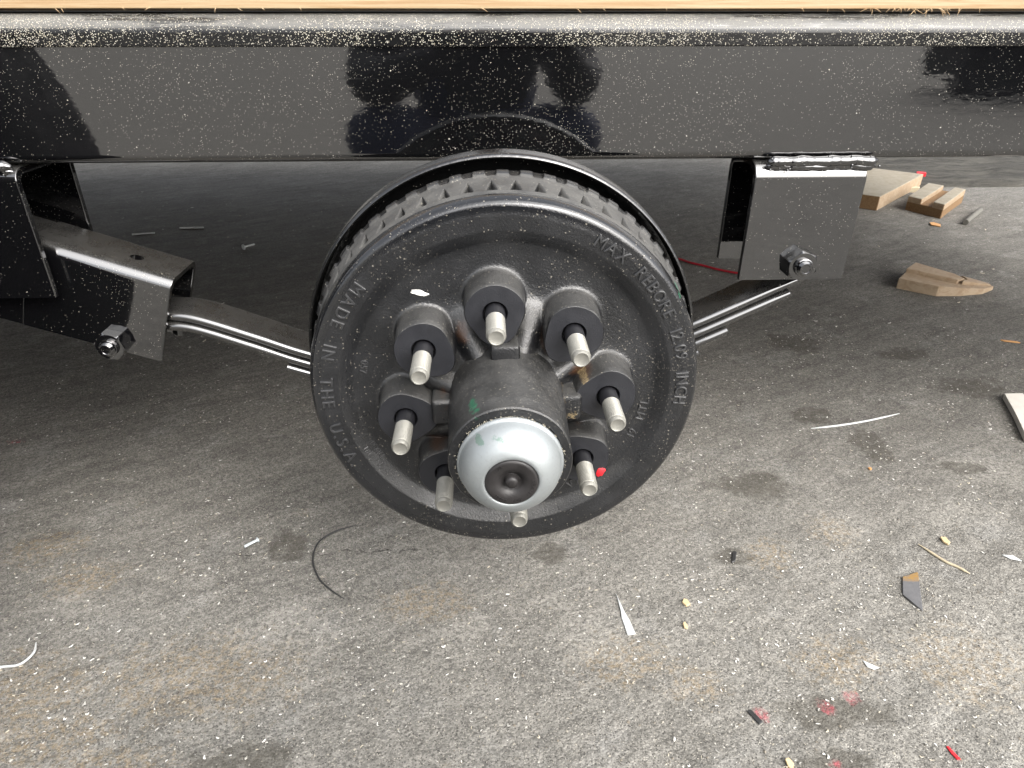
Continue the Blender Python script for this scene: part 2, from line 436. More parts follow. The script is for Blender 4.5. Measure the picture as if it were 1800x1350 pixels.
def ground_mat(name='worn_asphalt', dark=1.0):
    t = NT(name); p = t.pos()
    flat = t.vmul(p, (1, 1, 0))
    warp = t.noise(flat, 9, 3, 0.6, color=True)
    o = t.n('VectorMath', operation='MULTIPLY_ADD'); t.l(warp, o.inputs[0]); o.inputs[1].default_value = (0.05, 0.05, 0); t.l(flat, o.inputs[2])
    q = o.outputs[0]
    a = t.noise(q, 3.2, 6, 0.62)
    b = t.noise(q, 11, 5, 0.65)
    c = t.noise(q, 60, 4, 0.7)
    agg = t.vor(flat, 560)
    agg2 = t.vor(flat, 250)
    s = t.n('SeparateColor'); t.l(agg.outputs['Color'], s.inputs[0])
    s2 = t.n('SeparateColor'); t.l(agg2.outputs['Color'], s2.inputs[0])
    # patchy lighter crust and dark patches, paler overall towards the front
    near = t.n('SeparateXYZ'); t.l(p, near.inputs[0])
    worn = t.ramp(t.math('ADD', near.outputs[1], t.math('MULTIPLY', t.math('SUBTRACT', a, 0.5), 1.4)), 1.0, 0.0)   # paler in front of the trailer, darker towards the back
    base = t.mix(t.ramp(a, 0.32, 0.7), (0.117, 0.111, 0.100), (0.155, 0.148, 0.134))
    base = t.mix(t.math('MULTIPLY', worn, 0.75), base, (0.181, 0.174, 0.157))
    base = t.mix(t.ramp(b, 0.5, 0.75, 0, 0.6), base, (0.215, 0.211, 0.198))
    base = t.mix(t.ramp(t.noise(q, 6.5, 6, 0.7), 0.54, 0.72, 0, 0.5), base, (0.07, 0.067, 0.06))
    base = t.mix(t.ramp(t.noise(t.vmul(q, (1, 1, 1), (3.3, 1.7, 0)), 15, 6, 0.75), 0.56, 0.70, 0, 0.42), base, (0.075, 0.072, 0.066))
    base = t.mix(t.ramp(t.noise(t.vmul(q, (1, 1, 1), (7.1, 4.4, 0)), 19, 6, 0.78), 0.56, 0.70, 0, 0.40), base, (0.29, 0.28, 0.25))
    base = t.mix(t.ramp(t.noise(t.vmul(q, (1, 1, 1), (1.1, 8.4, 0)), 24, 5, 0.75), 0.62, 0.74, 0, 0.35), base, (0.215, 0.175, 0.115))
    # aggregate grains
    val = t.ramp(s.outputs[0], 0, 1, 0.78, 1.25)
    val2 = t.ramp(s2.outputs[0], 0, 1, 0.84, 1.18)
    # sweeping marks: the yard has been scraped and swept on a slant
    sr = t.n('VectorRotate', rotation_type='Z_AXIS'); t.l(q, sr.inputs['Vector']); sr.inputs['Angle'].default_value = -0.5
    sw = t.noise(t.vmul(sr.outputs[0], (5, 34, 1)), 1.0, 6, 0.7)
    swf = t.noise(t.vmul(sr.outputs[0], (30, 150, 1)), 1.0, 4, 0.7)
    base = t.mulcol(base, t.math('MULTIPLY', t.ramp(sw, 0.28, 0.72, 0.82, 1.18), t.ramp(swf, 0.25, 0.75, 0.84, 1.16)))
    base = t.mulcol(base, t.math('MULTIPLY', val, val2))
    lightg = t.math('MULTIPLY', t.math('GREATER_THAN', s.outputs[1], 0.84), t.ramp(agg.outputs['Distance'], 0.5, 0.25))
    base = t.mix(t.math('MULTIPLY', lightg, t.ramp(worn, 0, 1, 0.2, 0.55)), base, (0.42, 0.39, 0.33))
    darkg = t.math('MULTIPLY', t.math('GREATER_THAN', s.outputs[2], 0.90), t.ramp(agg.outputs['Distance'], 0.55, 0.35))
    base = t.mix(t.math('MULTIPLY', darkg, 0.7), base, (0.04, 0.038, 0.036))
    wob = t.noise(flat, 22, 5, 0.65)
    wob2 = t.noise(flat, 55, 5, 0.75)
    def spots(lst, wb, ws, soft): return t.maxi([t.spot(flat, (x, y, 0), (rx, ry, 1), wb, ws, soft) for x, y, rx, ry in lst])
    ochre = spots([(-0.661, .287, .05, .03), (-0.572, .221, .045, .03), (-.56, .035, .07, .05), (-.506, -.019, .08, .03), (-.418, -.054, .06, .025), (-.36, .056, .10, .05),
                   (.387, .233, .03, .03), (.403, .046, .05, .03), (.144, .056, .05, .03), (.22, .02, .03, .02), (.55, .04, .06, .05), (.5, .28, .03, .03), (-.1, .16, .05, .03)], wob2, 2.1, 0.9)
    base = t.mix(t.math('MULTIPLY', t.math('MULTIPLY', ochre, t.ramp(t.noise(flat, 130, 4, 0.75), 0.42, 0.62)), 0.34), base, t.mulcol(t.mix(wob2, (0.25, 0.18, 0.085), (0.32, 0.215, 0.10)), val))
    pale = spots([(-.563, .175, .03, .02), (.115, .10, .05, .035), (.519, .29, .04, .03), (.599, .046, .08, .06), (.708, .309, .06, .03), (-.278, .125, .05, .03), (-.048, .116, .03, .02), (.06, .15, .03, .015), (.82, .42, .07, .04)], wob2, 2.2, 0.8)
    base = t.mix(t.math('MULTIPLY', t.math('MULTIPLY', pale, t.ramp(t.noise(flat, 170, 4, 0.75), 0.42, 0.62)), 0.55), base, (0.36, 0.345, 0.31))
    dk = spots([(.70, .925, .055, .05), (.985, .705, .065, .045), (.622, .602, .05, .03), (.676, .501, .03, .055), (.791, .426, .04, .018), (.424, .393, .06, .035), (-.312, .279, .025, .035),
                (-.275, -.051, .05, .018), (.337, -.081, .04, .015), (.93, .86, .05, .03), (.07, .245, .03, .018), (.36, -.02, .06, .02), (.33, .23, .03, .015)], wob, 1.3, 0.45)
    base = t.mix(t.math('MULTIPLY', t.math('MULTIPLY', dk, t.ramp(c, 0.3, 0.55, 0.45, 1.0)), 0.6), base, (0.055, 0.05, 0.04))
    pink = spots([(.281, -.019, .007, .008), (.359, -.013, .008, .008), (.393, -.003, .009, .008), (.337, -.08, .006, .006), (-.875, .576, .014, .006)], wob2, 1.6, 0.8)
    base = t.mix(t.math('MULTIPLY', pink, t.ramp(c, 0.42, 0.62, 0.1, 0.75)), base, t.mulcol(t.mix(wob2, (0.30, 0.07, 0.08), (0.36, 0.06, 0.085)), val))
    # hair crack under the drum
    wy = t.math('ADD', near.outputs[1], t.math('MULTIPLY', t.math('SUBTRACT', t.noise(flat, 26, 4, 0.7), 0.5), 0.05))
    crack = t.math('MULTIPLY', t.ramp(t.math('ABSOLUTE', t.math('SUBTRACT', wy, 0.262)), 0.0022, 0.0), t.math('MULTIPLY', t.ramp(near.outputs[0], 0.12, 0.0), t.ramp(near.outputs[0], -0.6, -0.4)))
    crack = t.math('MULTIPLY', crack, t.ramp(wob2, 0.42, 0.6))
    base = t.mix(t.math('MULTIPLY', crack, 0.8), base, (0.02, 0.018, 0.016))
    if dark != 1.0: base = t.mulcol(base, dark)
    edge = t.ramp(agg.outputs['Distance'], 0.15, 0.6, 1, 0)
    hh = t.math('ADD', t.math('MULTIPLY', edge, 0.6), t.math('MULTIPLY', c, 0.8))
    hh = t.math('ADD', hh, t.math('MULTIPLY', t.ramp(agg2.outputs['Distance'], 0.1, 0.6, 1, 0), 0.7))
    hh = t.math('ADD', hh, t.math('MULTIPLY', b, 1.6))
    hh = t.math('SUBTRACT', hh, t.math('MULTIPLY', crack, 2.0))
    t.b.inputs['Specular IOR Level'].default_value = 0.18
    return t.out(base, t.ramp(b, 0.3, 0.7, 0.8, 0.95), 0, 1.45, t.bump(hh, 0.55, 0.0015))
M_GROUND = ground_mat()

# ------------------------------------------------------------------ setting: ground
def build_ground():
    # fine uneven sheet near the trailer that runs out to the horizon in coarser rings
    def axis(lo, hi, step):
        a = list(np.arange(lo, hi + 1e-6, step))
        out = []
        d, x = step, lo
        while x > -900: d *= 1.6; x -= d; out.append(x)
        out = out[::-1] + a
        d, x = step, hi
        while x < 900: d *= 1.6; x += d; out.append(x)
        return out
    xs, ys = axis(-2.4, 2.6, 0.025), axis(-0.4, 3.4, 0.025)
    V, F = [], []
    for y in ys:
        for x in xs:
            if abs(x) < 6 and abs(y) < 7:
                h = 0.004 * mnoise.noise(Vector((x * 3, y * 3, 0))) + 0.0018 * mnoise.noise(Vector((x * 14, y * 14, 4)))
            else: h = 0
            V.append((x, y, GZ - 0.003 + h))
    nx = len(xs)
    for j in range(len(ys) - 1):
        for i in range(nx - 1):
            F.append((j * nx + i, j * nx + i + 1, (j + 1) * nx + i + 1, (j + 1) * nx + i))
    o = link('ground', from_arrays('ground', V, F), M_GROUND, None, 80)
    return tag(o, 'worn grey asphalt yard strewn with shavings', None, None, 'structure')
build_ground()

def gz(x, y):
    return GZ - 0.003 + 0.004 * mnoise.noise(Vector((x * 3, y * 3, 0))) + 0.0018 * mnoise.noise(Vector((x * 14, y * 14, 4)))

def build_dirt():
    # rough, dirty strip of old ground on the far side of the trailer
    t = NT('rough_dirty_ground'); p = t.pos()
    st = t.noise(t.vmul(p, (1.0, 3.2, 1)), 7, 6, 0.7, 0.8)
    fine = t.noise(p, 60, 5, 0.7)
    col = t.mix(t.ramp(st, 0.32, 0.66), (0.022, 0.020, 0.016), (0.075, 0.070, 0.058))
    col = t.mix(t.ramp(t.noise(t.vmul(p, (1, 4, 1)), 11, 5, 0.7), 0.64, 0.78), col, (0.16, 0.152, 0.135))
    col = t.mix(t.ramp(fine, 0.55, 0.8, 0, 0.5), col, (0.06, 0.062, 0.035))
    m = t.out(col, 0.95, 0, 1.45, t.bump(t.math('ADD', st, t.math('MULTIPLY', fine, 0.4)), 1.0, 0.03))
    V, F = [], []
    xs = np.arange(-5, 7.01, 0.06); n = 46
    for i, x in enumerate(xs):
        y0 = 2.50 + 0.10 * mnoise.noise(Vector((x * 1.3, 0, 0))) + 0.05 * mnoise.noise(Vector((x * 6, 3, 0)))
        if x < 1.7: y0 += (1.7 - x) * 2.6
        for k in range(n):
            s = k / (n - 1)
            y = y0 + 6.0 * s ** 1.8
            h = 0.018 * min(1, s * 14) + 0.014 * mnoise.noise(Vector((x * 5, y * 9, 1))) * min(1, s * 10) + 0.006 * mnoise.noise(Vector((x * 16, y * 25, 1))) * min(1, s * 10)
            V.append((x, y, GZ - 0.006 + h))
    for i in range(len(xs) - 1):
        for k in range(n - 1):
            F.append((i * n + k, (i + 1) * n + k, (i + 1) * n + k + 1, i * n + k + 1))
    tag(link('dirt_strip', from_arrays('dirt_strip', V, F), m, None, 80), 'rough dirty ground beyond the trailer', None, None, 'structure')
build_dirt()

# ------------------------------------------------------------------ trailer
BX0, BX1 = -4.4, 1.9
trailer = thing('trailer', 'black steel flatbed trailer frame with glossy speckled beam and pine deck', 'trailer', (0, 0.25, 0.15))
def build_beam():
    y0, y1, zb, zt = 0.214, 0.300, 0.1490, 0.2560
    r = 0.009
    prof = [(y0, zt)] + arc((y0 + r, zb + r), r, 180, 270, 6) + arc((y1 - r, zb + r), r, 270, 360, 6) + [(y1, zt)]
    bm = bmesh.new(); prism_x(bm, prof, BX0, BX1)
    link('frame_beam', from_bm('frame_beam', bm), M_BEAM, trailer)
build_beam()
def build_rail():
    y0 = 0.2105
    prof = [(0.2155, 0.2526), (y0 + 0.001, 0.2532), (y0, 0.2545), (y0, 0.2640)] + arc((y0 + 0.014, 0.2645), 0.014, 180, 112, 9) + [(y0 + 0.014, 0.2800), (0.300, 0.2812), (0.300, 0.2565), (0.2155, 0.2565)]
    bm = bmesh.new(); prism_x(bm, prof, BX0, BX1)
    link('side_rail', from_bm('side_rail', bm), M_RAIL, trailer, 40)
build_rail()
def build_deck():
    bm = bmesh.new(); add_box(bm, (BX0, 0, 0), (BX1, 0.187, 0.038), 0.0015)
    me = from_bm('deck_plank', bm)
    for k in range(14):
        o = link('deck_plank', me, M_DECK if k == 0 else None, trailer, 30 if k == 0 else None)
        o.location = Vector(o.location) + Vector((0, 0.2190 + 0.19 * k, 0.2838))
    # torn wood fibres under the edge of the first plank
    bm = bmesh.new()
    for k in range(70):
        x = random.uniform(-0.45, 0.5) if k < 34 else random.gauss(0.385, 0.028)
        L = random.uniform(0.003, 0.013) if k < 34 else random.uniform(0.005, 0.019)
        a = random.uniform(-0.9, 0.9)
        p0 = Vector((x, 0.2200 + random.uniform(0, 0.002), 0.2850))
        p1 = p0 + Vector((math.sin(a) * L, -random.uniform(0, 0.004), -abs(math.cos(a)) * L * 0.45))
        add_tube(bm, [p0, (p0 + p1) / 2 + Vector((0, -0.001, 0.0006)), p1], [0.0006, 0.00045, 0.00012], 4)
    link('torn_wood_fibres', from_bm('torn_wood_fibres', bm), M_DECK, trailer, None)['kind'] = 'stuff'
build_deck()
def build_under():
    bm = bmesh.new(); prism_x(bm, [(2.70, 0.281), (2.70, 0.149), (2.786, 0.149), (2.786, 0.281)], BX0, BX1)
    link('frame_beam', from_bm('far_beam', bm), M_PAINT, trailer)
    bm = bmesh.new(); add_box(bm, (-0.03, 0.301, 0.19), (0.03, 2.699, 0.2812), 0.003)
    me = from_bm('crossmember', bm)
    for k, x in enumerate((-3.5, -2.6, -1.7, -0.75, 0.18, 1.1)):
        o = link('crossmember', me, M_PAINT if k == 0 else None, trailer, 30 if k == 0 else None)
        o.location = Vector(o.location) + Vector((x, 0, 0))
build_under()

def nut_mesh(af=0.0305, h=0.0135):
    """hex lock nut, axis -Y, seated at y=0, with a flanged foot"""
    bm = bmesh.new()
    R = af / math.sqrt(3)
    rings = []
    def hexring(s, y, n=36, circ=0.0):
        out = []
        for i in range(n):
            a = 2 * PI * i / n
            d = (a + PI / 6) % (PI / 3) - PI / 6
            rh = (af / 2) / math.cos(d)
            out.append(bm.verts.new((min(rh, 10) * s * (1 - circ) * math.sin(a) + circ * s * (af / 2) * math.sin(a), y, min(rh, 10) * s * (1 - circ) * math.cos(a) + circ * s * (af / 2) * math.cos(a))))
        return out
    rings = [hexring(1.0, 0.0), hexring(1.0, -h * 0.86), hexring(0.98, -h, 36, 0.9), hexring(0.66, -h, 36, 1.0), hexring(0.64, -h - 0.0035, 36, 1.0), hexring(0.58, -h - 0.004, 36, 1.0)]
    for A, B in zip(rings[:-1], rings[1:]):
        for i in range(36):
            bm.faces.new((A[i], A[(i + 1) % 36], B[(i + 1) % 36], B[i]))
    bm.faces.new(rings[-1])
    return from_bm('nut', bm)
NUT = nut_mesh()
def bolt_mesh(r=0.0078, L=0.0220):
    bm = bmesh.new()
    prof = []
    y = 0.0
    while y > -L + 0.002:
        prof += [(r, y), (r * 0.93, y - 0.0006)]
        y -= 0.0012
    prof += [(r * 0.96, -L + 0.0015), (r * 0.8, -L), (r * 0.62, -L), (r * 0.56, -L + 0.0006)]
    add_lathe(bm, prof, 28, close_end=True)
    return from_bm('bolt', bm)
BOLT = bolt_mesh()
def nut_on(parent, x, y, z, rot, k):
    a = link('nut', NUT, M_NUT if k == 0 else None, parent, 25 if k == 0 else None)
    a.location = Vector(a.location) + Vector((x, y, z)); a.rotation_euler = (0, rot, 0)
    b = link('bolt', BOLT, M_NUT if k == 0 else None, a, 40 if k == 0 else None)
    b.location = (0, 0, 0)
    return a

def weld(parent, p0, p1, r, seed, blobs):
    bm = bmesh.new()
    n = 90
    P = []
    R = []
    for i in range(n + 1):
        s = i / n
        p = Vector(p0).lerp(Vector(p1), s)
        p += Vector((0, 0.0012 * mnoise.noise(Vector((s * 22, seed, 0))), 0.0018 * mnoise.noise(Vector((s * 7, seed, 9)))))
        P.append(p)
        R.append(r * (0.95 + 0.16 * mnoise.noise(Vector((s * 8, seed, 5))) + 0.03 * mnoise.noise(Vector((s * 30, seed, 2)))) * min(1, 0.35 + s * 14, 0.35 + (1 - s) * 14))
    add_tube(bm, P, R, 18, 0.04, seed)
    for k in range(blobs):
        s = random.random()
        c = Vector(p0).lerp(Vector(p1), s) + Vector((random.uniform(-.002, .006), random.uniform(-.005, -.002), random.uniform(-.009, .008)))
        bmesh.ops.create_icosphere(bm, subdivisions=1, radius=random.uniform(0.0006, 0.0015), matrix=Matrix.Translation(c))
    add_tube(bm, [q + Vector((0, 0.0012, -0.0052 + 0.002 * mnoise.noise(q * 60))) for q in P], [q * 0.8 for q in R], 18, 0.04, seed + 3)
    return link('weld_bead', from_bm('weld_bead', bm), M_WELD, parent, 70)

def hanger(x0, x1, y0, y1, zb, zt, rad):
    bm = bmesh.new()
    prism_x(bm, u_profile(y0, y1, zb, zt, 0.0065, rad), x0, x1, 0.0012)
    return link('spring_hanger', from_bm('spring_hanger', bm), M_PAINT, trailer, 30)
h1 = hanger(0.2638, 0.3805, 0.2090, 0.2900, 0.0215, 0.1475, 0.0175)
nut_on(h1, 0.3265, 0.2088, 0.0405, 0.35, 0)
weld(h1, (0.274, 0.2105, 0.1478), (0.388, 0.2105, 0.1480), 0.0056, 2.0, 26)
h2 = hanger(-0.640, -0.4725, 0.2050, 0.3100, 0.0140, 0.1465, 0.0125)
nut_on(h2, -0.5455, 0.2048, 0.036, 0.1, 1)
weld(h2, (-0.62, 0.2080, 0.1478), (-0.475, 0.2090, 0.1480), 0.0056, 8.0, 18)

# ------------------------------------------------------------------ equalizer
eq = thing('spring_equalizer', 'black box-section rocker bracket tilted under the left hanger', 'bracket', (-0.6, 0.26, 0.03))
def build_equalizer():
    ang = math.atan2(0.0176 - 0.0606, -0.3585 + 0.4809)
    O = Vector((-0.3585, 0, 0.0176))
    U = Vector((math.cos(ang), 0, math.sin(ang))); W = Vector((-math.sin(ang), 0, math.cos(ang)))
    def tr(bm):
        for v in bm.verts:
            c = v.co.copy()
            v.co = O + U * c.x + W * c.z + Vector((0, c.y, 0))
    y0, y1, H = 0.222, 0.298, 0.1035
    bm = bmesh.new()
    prism_x(bm, u_profile(y0, y1, -H + 0.008, 0.008, 0.006, 0.013), -0.147, 0.0, 0.001)
    # beyond the notch: rear plate and web go on, the front plate is cut down to a low strip
    add_box(bm, (-0.29, y1 - 0.006, -H + 0.008), (-0.1472, y1, -0.004), 0.001)
    add_box(bm, (-0.29, y0, -H + 0.008), (-0.1472, y0 + 0.006, -0.062), 0.001)
    add_box(bm, (-0.29, y0 + 0.014, 0.002), (-0.1472, y1 - 0.014, 0.008), 0.001)
    tr(bm)
    me = from_bm('rocker_body', bm)
    cb = bmesh.new()
    bmesh.ops.create_cone(cb, cap_ends=True, segments=32, radius1=0.0068, radius2=0.0068, depth=0.03, matrix=Matrix.Translation((-0.049, 0.254, 0.006)))
    tr(cb)
    me = boolean_diff(me, from_bm('cut', cb))
    link('rocker_body', me, M_PAINT, eq, 30)
build_equalizer()
nut_on(eq, -0.4355, 0.2218, -0.0470, 0.25, 2)

# ------------------------------------------------------------------ leaf spring
spring = thing('leaf_spring', 'black leaf spring curving down behind the brake drum', 'spring', (0, 0.25, -0.11))
def build_leaf(pts, off, xa, xb, wid0, wid1, t):
    C = catmull([(x, 0, z) for x, z in pts], 14)
    top = []
    for i, p in enumerate(C):
        d = (C[min(i + 1, len(C) - 1)] - C[max(i - 1, 0)]).normalized()
        nrm = Vector((-d.z, 0, d.x))
        q = p - nrm * off
        if xa <= q.x <= xb: top.append((q, nrm))
    bm = bmesh.new()
    r = t / 2 * 0.92
    rings = []
    for q, nrm in top:
        ring = []
        for (yy, hh) in [(y, h) for y, h in arc((wid0 + r, -t / 2), r, 270, 90, 8)] + [(y, h) for y, h in arc((wid1 - r, -t / 2), r, 90, -90, 8)]:
            ring.append(bm.verts.new(q + nrm * hh + Vector((0, yy, 0))))
        rings.append(ring)
    n = len(rings[0])
    for A, B in zip(rings[:-1], rings[1:]):
        for k in range(n):
            bm.faces.new((A[k], A[(k + 1) % n], B[(k + 1) % n], B[k]))
    bm.faces.new(list(reversed(rings[0]))); bm.faces.new(rings[-1])
    return link('leaf', from_bm('leaf', bm), M_PAINT, spring, 40)
LP = [(-0.43, -0.010), (-0.385, -0.0145), (-0.345, -0.0195), (-0.28, -0.044), (-0.226, -0.066), (-0.12, -0.100), (0, -0.112), (0.12, -0.086), (0.2353, -0.0329), (0.3235, 0.0099), (0.372, 0.032)]
build_leaf(LP, 0.0, -0.43, 0.375, 0.229, 0.283, 0.0112)
build_leaf(LP, 0.0125, -0.392, 0.334, 0.229, 0.283, 0.0112)
build_leaf(LP, 0.0250, -0.2535, 0.272, 0.229, 0.283, 0.0112)
build_leaf(LP, 0.0375, -0.12, 0.238, 0.229, 0.283, 0.0112)
bm = bmesh.new(); add_box(bm, (-0.381, 0.246, -0.052), (-0.3695, 0.252, -0.026), 0.001)
link('rebound_tab', from_bm('rebound_tab', bm), M_PAINT, spring, 30)

# ------------------------------------------------------------------ axle with backing plate
axle = thing('axle', 'black axle tube with round backing plate behind the brake drum', 'axle', (0, 0.1, 0))
bm = bmesh.new(); add_lathe(bm, [(0.04, 0.10), (0.04, 2.7)], 32, close_start=True, close_end=True)
link('axle_tube', from_bm('axle_tube', bm), M_PAINT, axle)
bm = bmesh.new()
add_lathe(bm, [(0.03, 0.108), (0.150, 0.108), (0.166, 0.104), (0.1755, 0.103), (0.1760, 0.101), (0.1760, 0.084), (0.1764, 0.0820), (0.1776, 0.0810), (0.1789, 0.0816), (0.1799, 0.0832), (0.1803, 0.0855), (0.1803, 0.104), (0.1785, 0.1065), (0.166, 0.1075), (0.150, 0.112), (0.03, 0.112)], 160)
def plate_mat():
    t = NT('black_backing_plate_paint'); p = t.pos()
    s, _ = specks(t, p, 520, 0.22, 0.12, 2.0)
    col = t.mix(t.math('MULTIPLY', s, 0.8), (0.004, 0.004, 0.004), (0.2, 0.19, 0.16))
    return t.out(col, 0.2, 0, 1.8, t.bump(t.noise(p, 200, 3), 0.4, 0.0008))
link('backing_plate', from_bm('backing_plate', bm), plate_mat(), axle, 35)

# ------------------------------------------------------------------ brake drum and hub
hub = thing('brake_drum', 'black cast iron brake drum with eight bare wheel studs and a silver hub cap', 'brake drum', (0, 0, 0))
PHI = -0.1034
BOSS = [(0.08255 * math.sin(PHI + k * PI / 4), 0.08255 * math.cos(PHI + k * PI / 4), PHI + k * PI / 4) for k in range(8)]
BOSS_Y = -0.020
def smax(a, b, k):
    h = np.clip(0.5 + 0.5 * (a - b) / k, 0, 1)
    return b * (1 - h) + a * h + k * h * (1 - h)

def drum_face_y(x, z):
    """Y of the cast face (smaller = nearer the viewer) at a point of the disc"""
    r = np.hypot(x, z)
    rp = [0.030, 0.050, 0.062, 0.075, 0.088, 0.100, 0.112, 0.121, 0.127, 0.133, 0.1385, 0.150, 0.1568, 0.1592, 0.1612, 0.1626, 0.1632]
    yp = [-0.010, -0.005, 0.001, 0.009, 0.0145, 0.0165, 0.0162, 0.0140, 0.0108, 0.0066, 0.0034, 0.0022, 0.0022, 0.0029, 0.0050, 0.0086, 0.0120]
    p = -np.interp(r, rp, yp)
    # broad shallow dish between bosses and rim
    th = np.arctan2(x, z)
    # fillets at the boss feet
    for bx, bz, a in BOSS:
        d = np.hypot(x - bx, z - bz)
        t = np.clip((0.0365 - d) / 0.0136, 0, 1)
        fil = -0.0185 + 0.019 * (1 - np.sqrt(np.clip(1 - t ** 2.2, 0, 1)))
        p = smax(p, fil, 0.0025)
    # web ridges between the bosses, running from the hub outwards
    for k in range(8):
        a = PHI + (k + 0.5) * PI / 4
        u = x * math.sin(a) + z * math.cos(a)
        v = x * math.cos(a) - z * math.sin(a)
        hgt = np.interp(u, [0.04, 0.052, 0.064, 0.074, 0.084, 0.096], [0.036, 0.030, 0.025, 0.017, 0.007, 0.0])
        m = np.exp(-np.abs(v / 0.0145) ** 2.6) * (u > 0)
        p = smax(p, -0.0185 + hgt * m, 0.009)
    # hub fillet
    t = np.clip((0.066 - r) / 0.0195, 0, 1)
    p = smax(p, -0.0185 + 0.032 * (1 - np.sqrt(np.clip(1 - t ** 2.0, 0, 1))), 0.003)
    return -p

def build_drum():
    NA = 1344
    R1 = list(np.linspace(0.0455, 0.118, 118)) + list(np.linspace(0.119, 0.1545, 36)) + [0.1556, 0.1570, 0.1580, 0.1589, 0.1597, 0.1605, 0.1612, 0.1618, 0.1624, 0.1629, 0.1632]
    th = np.arange(NA) * 2 * PI / NA
    V = []
    for r in R1:
        x, z = r * np.sin(th), r * np.cos(th)
        y = drum_face_y(x, z)
        wob = np.array([0.00035 * mnoise.noise(Vector((a * 42, b * 42, 0))) for a, b in zip(x, z)])
        V.append(np.stack([x, y + wob, z], -1))
    # band: small step, ribbed belt with triangular pockets, open rear edge
    band = [(0.1634, 0.0150), (0.1630, 0.0175), (0.1622, 0.0190), (0.1622, 0.0205), (0.1640, 0.0225)] + [(0.1640 + 0.0052 * ((y - 0.0225) / 0.0475), y) for y in np.linspace(0.0240, 0.0700, 26)] + [(0.1690, 0.0715), (0.1680, 0.0725), (0.1655, 0.0728), (0.1580, 0.0728), (0.1545, 0.070), (0.1530, 0.03)]
    NT_ = 56
    ph = (th * NT_ / (2 * PI)) % 1.0
    dd = np.abs(ph - 0.5) * 2
    for r, y in band:
        s = (y - 0.0255) / 0.020
        rr = np.full(NA, r)
        if 0.0 <= s <= 1.0:
            half = 0.46 * (1 - s) + 0.03
            inside = np.clip((half - dd) / 0.12, 0, 1)
            rr = rr - 0.0095 * inside * min(1, s * 9 + 0.3) * (1 - 0.6 * s)
        s2 = (y - 0.0555) / 0.012
        if 0.0 <= s2 <= 1.0:
            rr = rr + 0.0024 * np.clip((dd - 0.38) / 0.12, 0, 1) * min(1, 4 * s2, 4 * (1 - s2) + 0.3)
        rr = rr + np.array([0.0003 * mnoise.noise(Vector((math.sin(a) * 14, math.cos(a) * 14, y * 90))) for a in th])
        V.append(np.stack([rr * np.sin(th), np.full(NA, y), rr * np.cos(th)], -1))
    V = np.concatenate(V)
    nr = len(R1) + len(band)
    i = np.arange(NA); j = (i + 1) % NA
    F = []
    for k in range(nr - 1):
        a, b = k * NA, (k + 1) * NA
        F.append(np.stack([a + i, b + i, b + j, a + j], -1))
    F = np.concatenate(F)
    me = bpy.data.meshes.new('drum_casting')
    me.from_pydata(V.tolist(), [], F.tolist())
    me.update()
    return link('drum_casting', me, M_CAST, hub, 50)
drum = build_drum()

def build_bosses():
    for k, (bx, bz, a) in enumerate(BOSS):
        bm = bmesh.new()
        n = 72
        inward = math.atan2(-bx, -bz)
        def rad(q, s):
            d = (q - inward + PI) % (2 * PI) - PI
            r = 0.0230 + 0.0044 * math.exp(-(d / 0.50) ** 2) - 0.0012 * math.exp(-((abs(d) - 1.05) / 0.35) ** 2) + 0.0006 * math.exp(-((abs(d) - 1.9) / 0.4) ** 2)
            r += 0.0004 * mnoise.noise(Vector((math.sin(q) * 2, math.cos(q) * 2, k * 3.7)))
            return r + s
        rings = []
        for y, s in ((0.024, 0.0022), (0.010, 0.0012), (0.0, 0.0006), (-0.010, 0.0002), (BOSS_Y + 0.0009, 0.0), (BOSS_Y, -0.0007)):
            rings.append([bm.verts.new((bx + rad(2 * PI * i / n, s) * math.sin(2 * PI * i / n), y + (0.0), bz + rad(2 * PI * i / n, s) * math.cos(2 * PI * i / n))) for i in range(n)])
        for A, B in zip(rings[:-1], rings[1:]):
            for i in range(n):
                bm.faces.new((A[i], B[i], B[(i + 1) % n], A[(i + 1) % n]))
        me = from_bm('stud_boss', bm)
        o = link('stud_boss', me, M_CAST, hub, 50)
        # machined seat with the stud hole
        bm = bmesh.new()
        rr = [(rings_s, y) for rings_s, y in ((None, BOSS_Y), (0.0098, BOSS_Y), (0.0092, BOSS_Y + 0.0008), (0.0090, BOSS_Y + 0.008), (0.002, BOSS_Y + 0.008))]
        R = []
        for q, y in rr:
            R.append([bm.verts.new((bx + (rad(2 * PI * i / n, -0.0007) if q is None else q) * math.sin(2 * PI * i / n), y, bz + (rad(2 * PI * i / n, -0.0007) if q is None else q) * math.cos(2 * PI * i / n))) for i in range(n)])
        for A, B in zip(R[:-1], R[1:]):
            for i in range(n):
                bm.faces.new((A[i], B[i], B[(i + 1) % n], A[(i + 1) % n]))
        link('machined_seat', from_bm('machined_seat', bm), M_FACE, o, 30)
build_bosses()

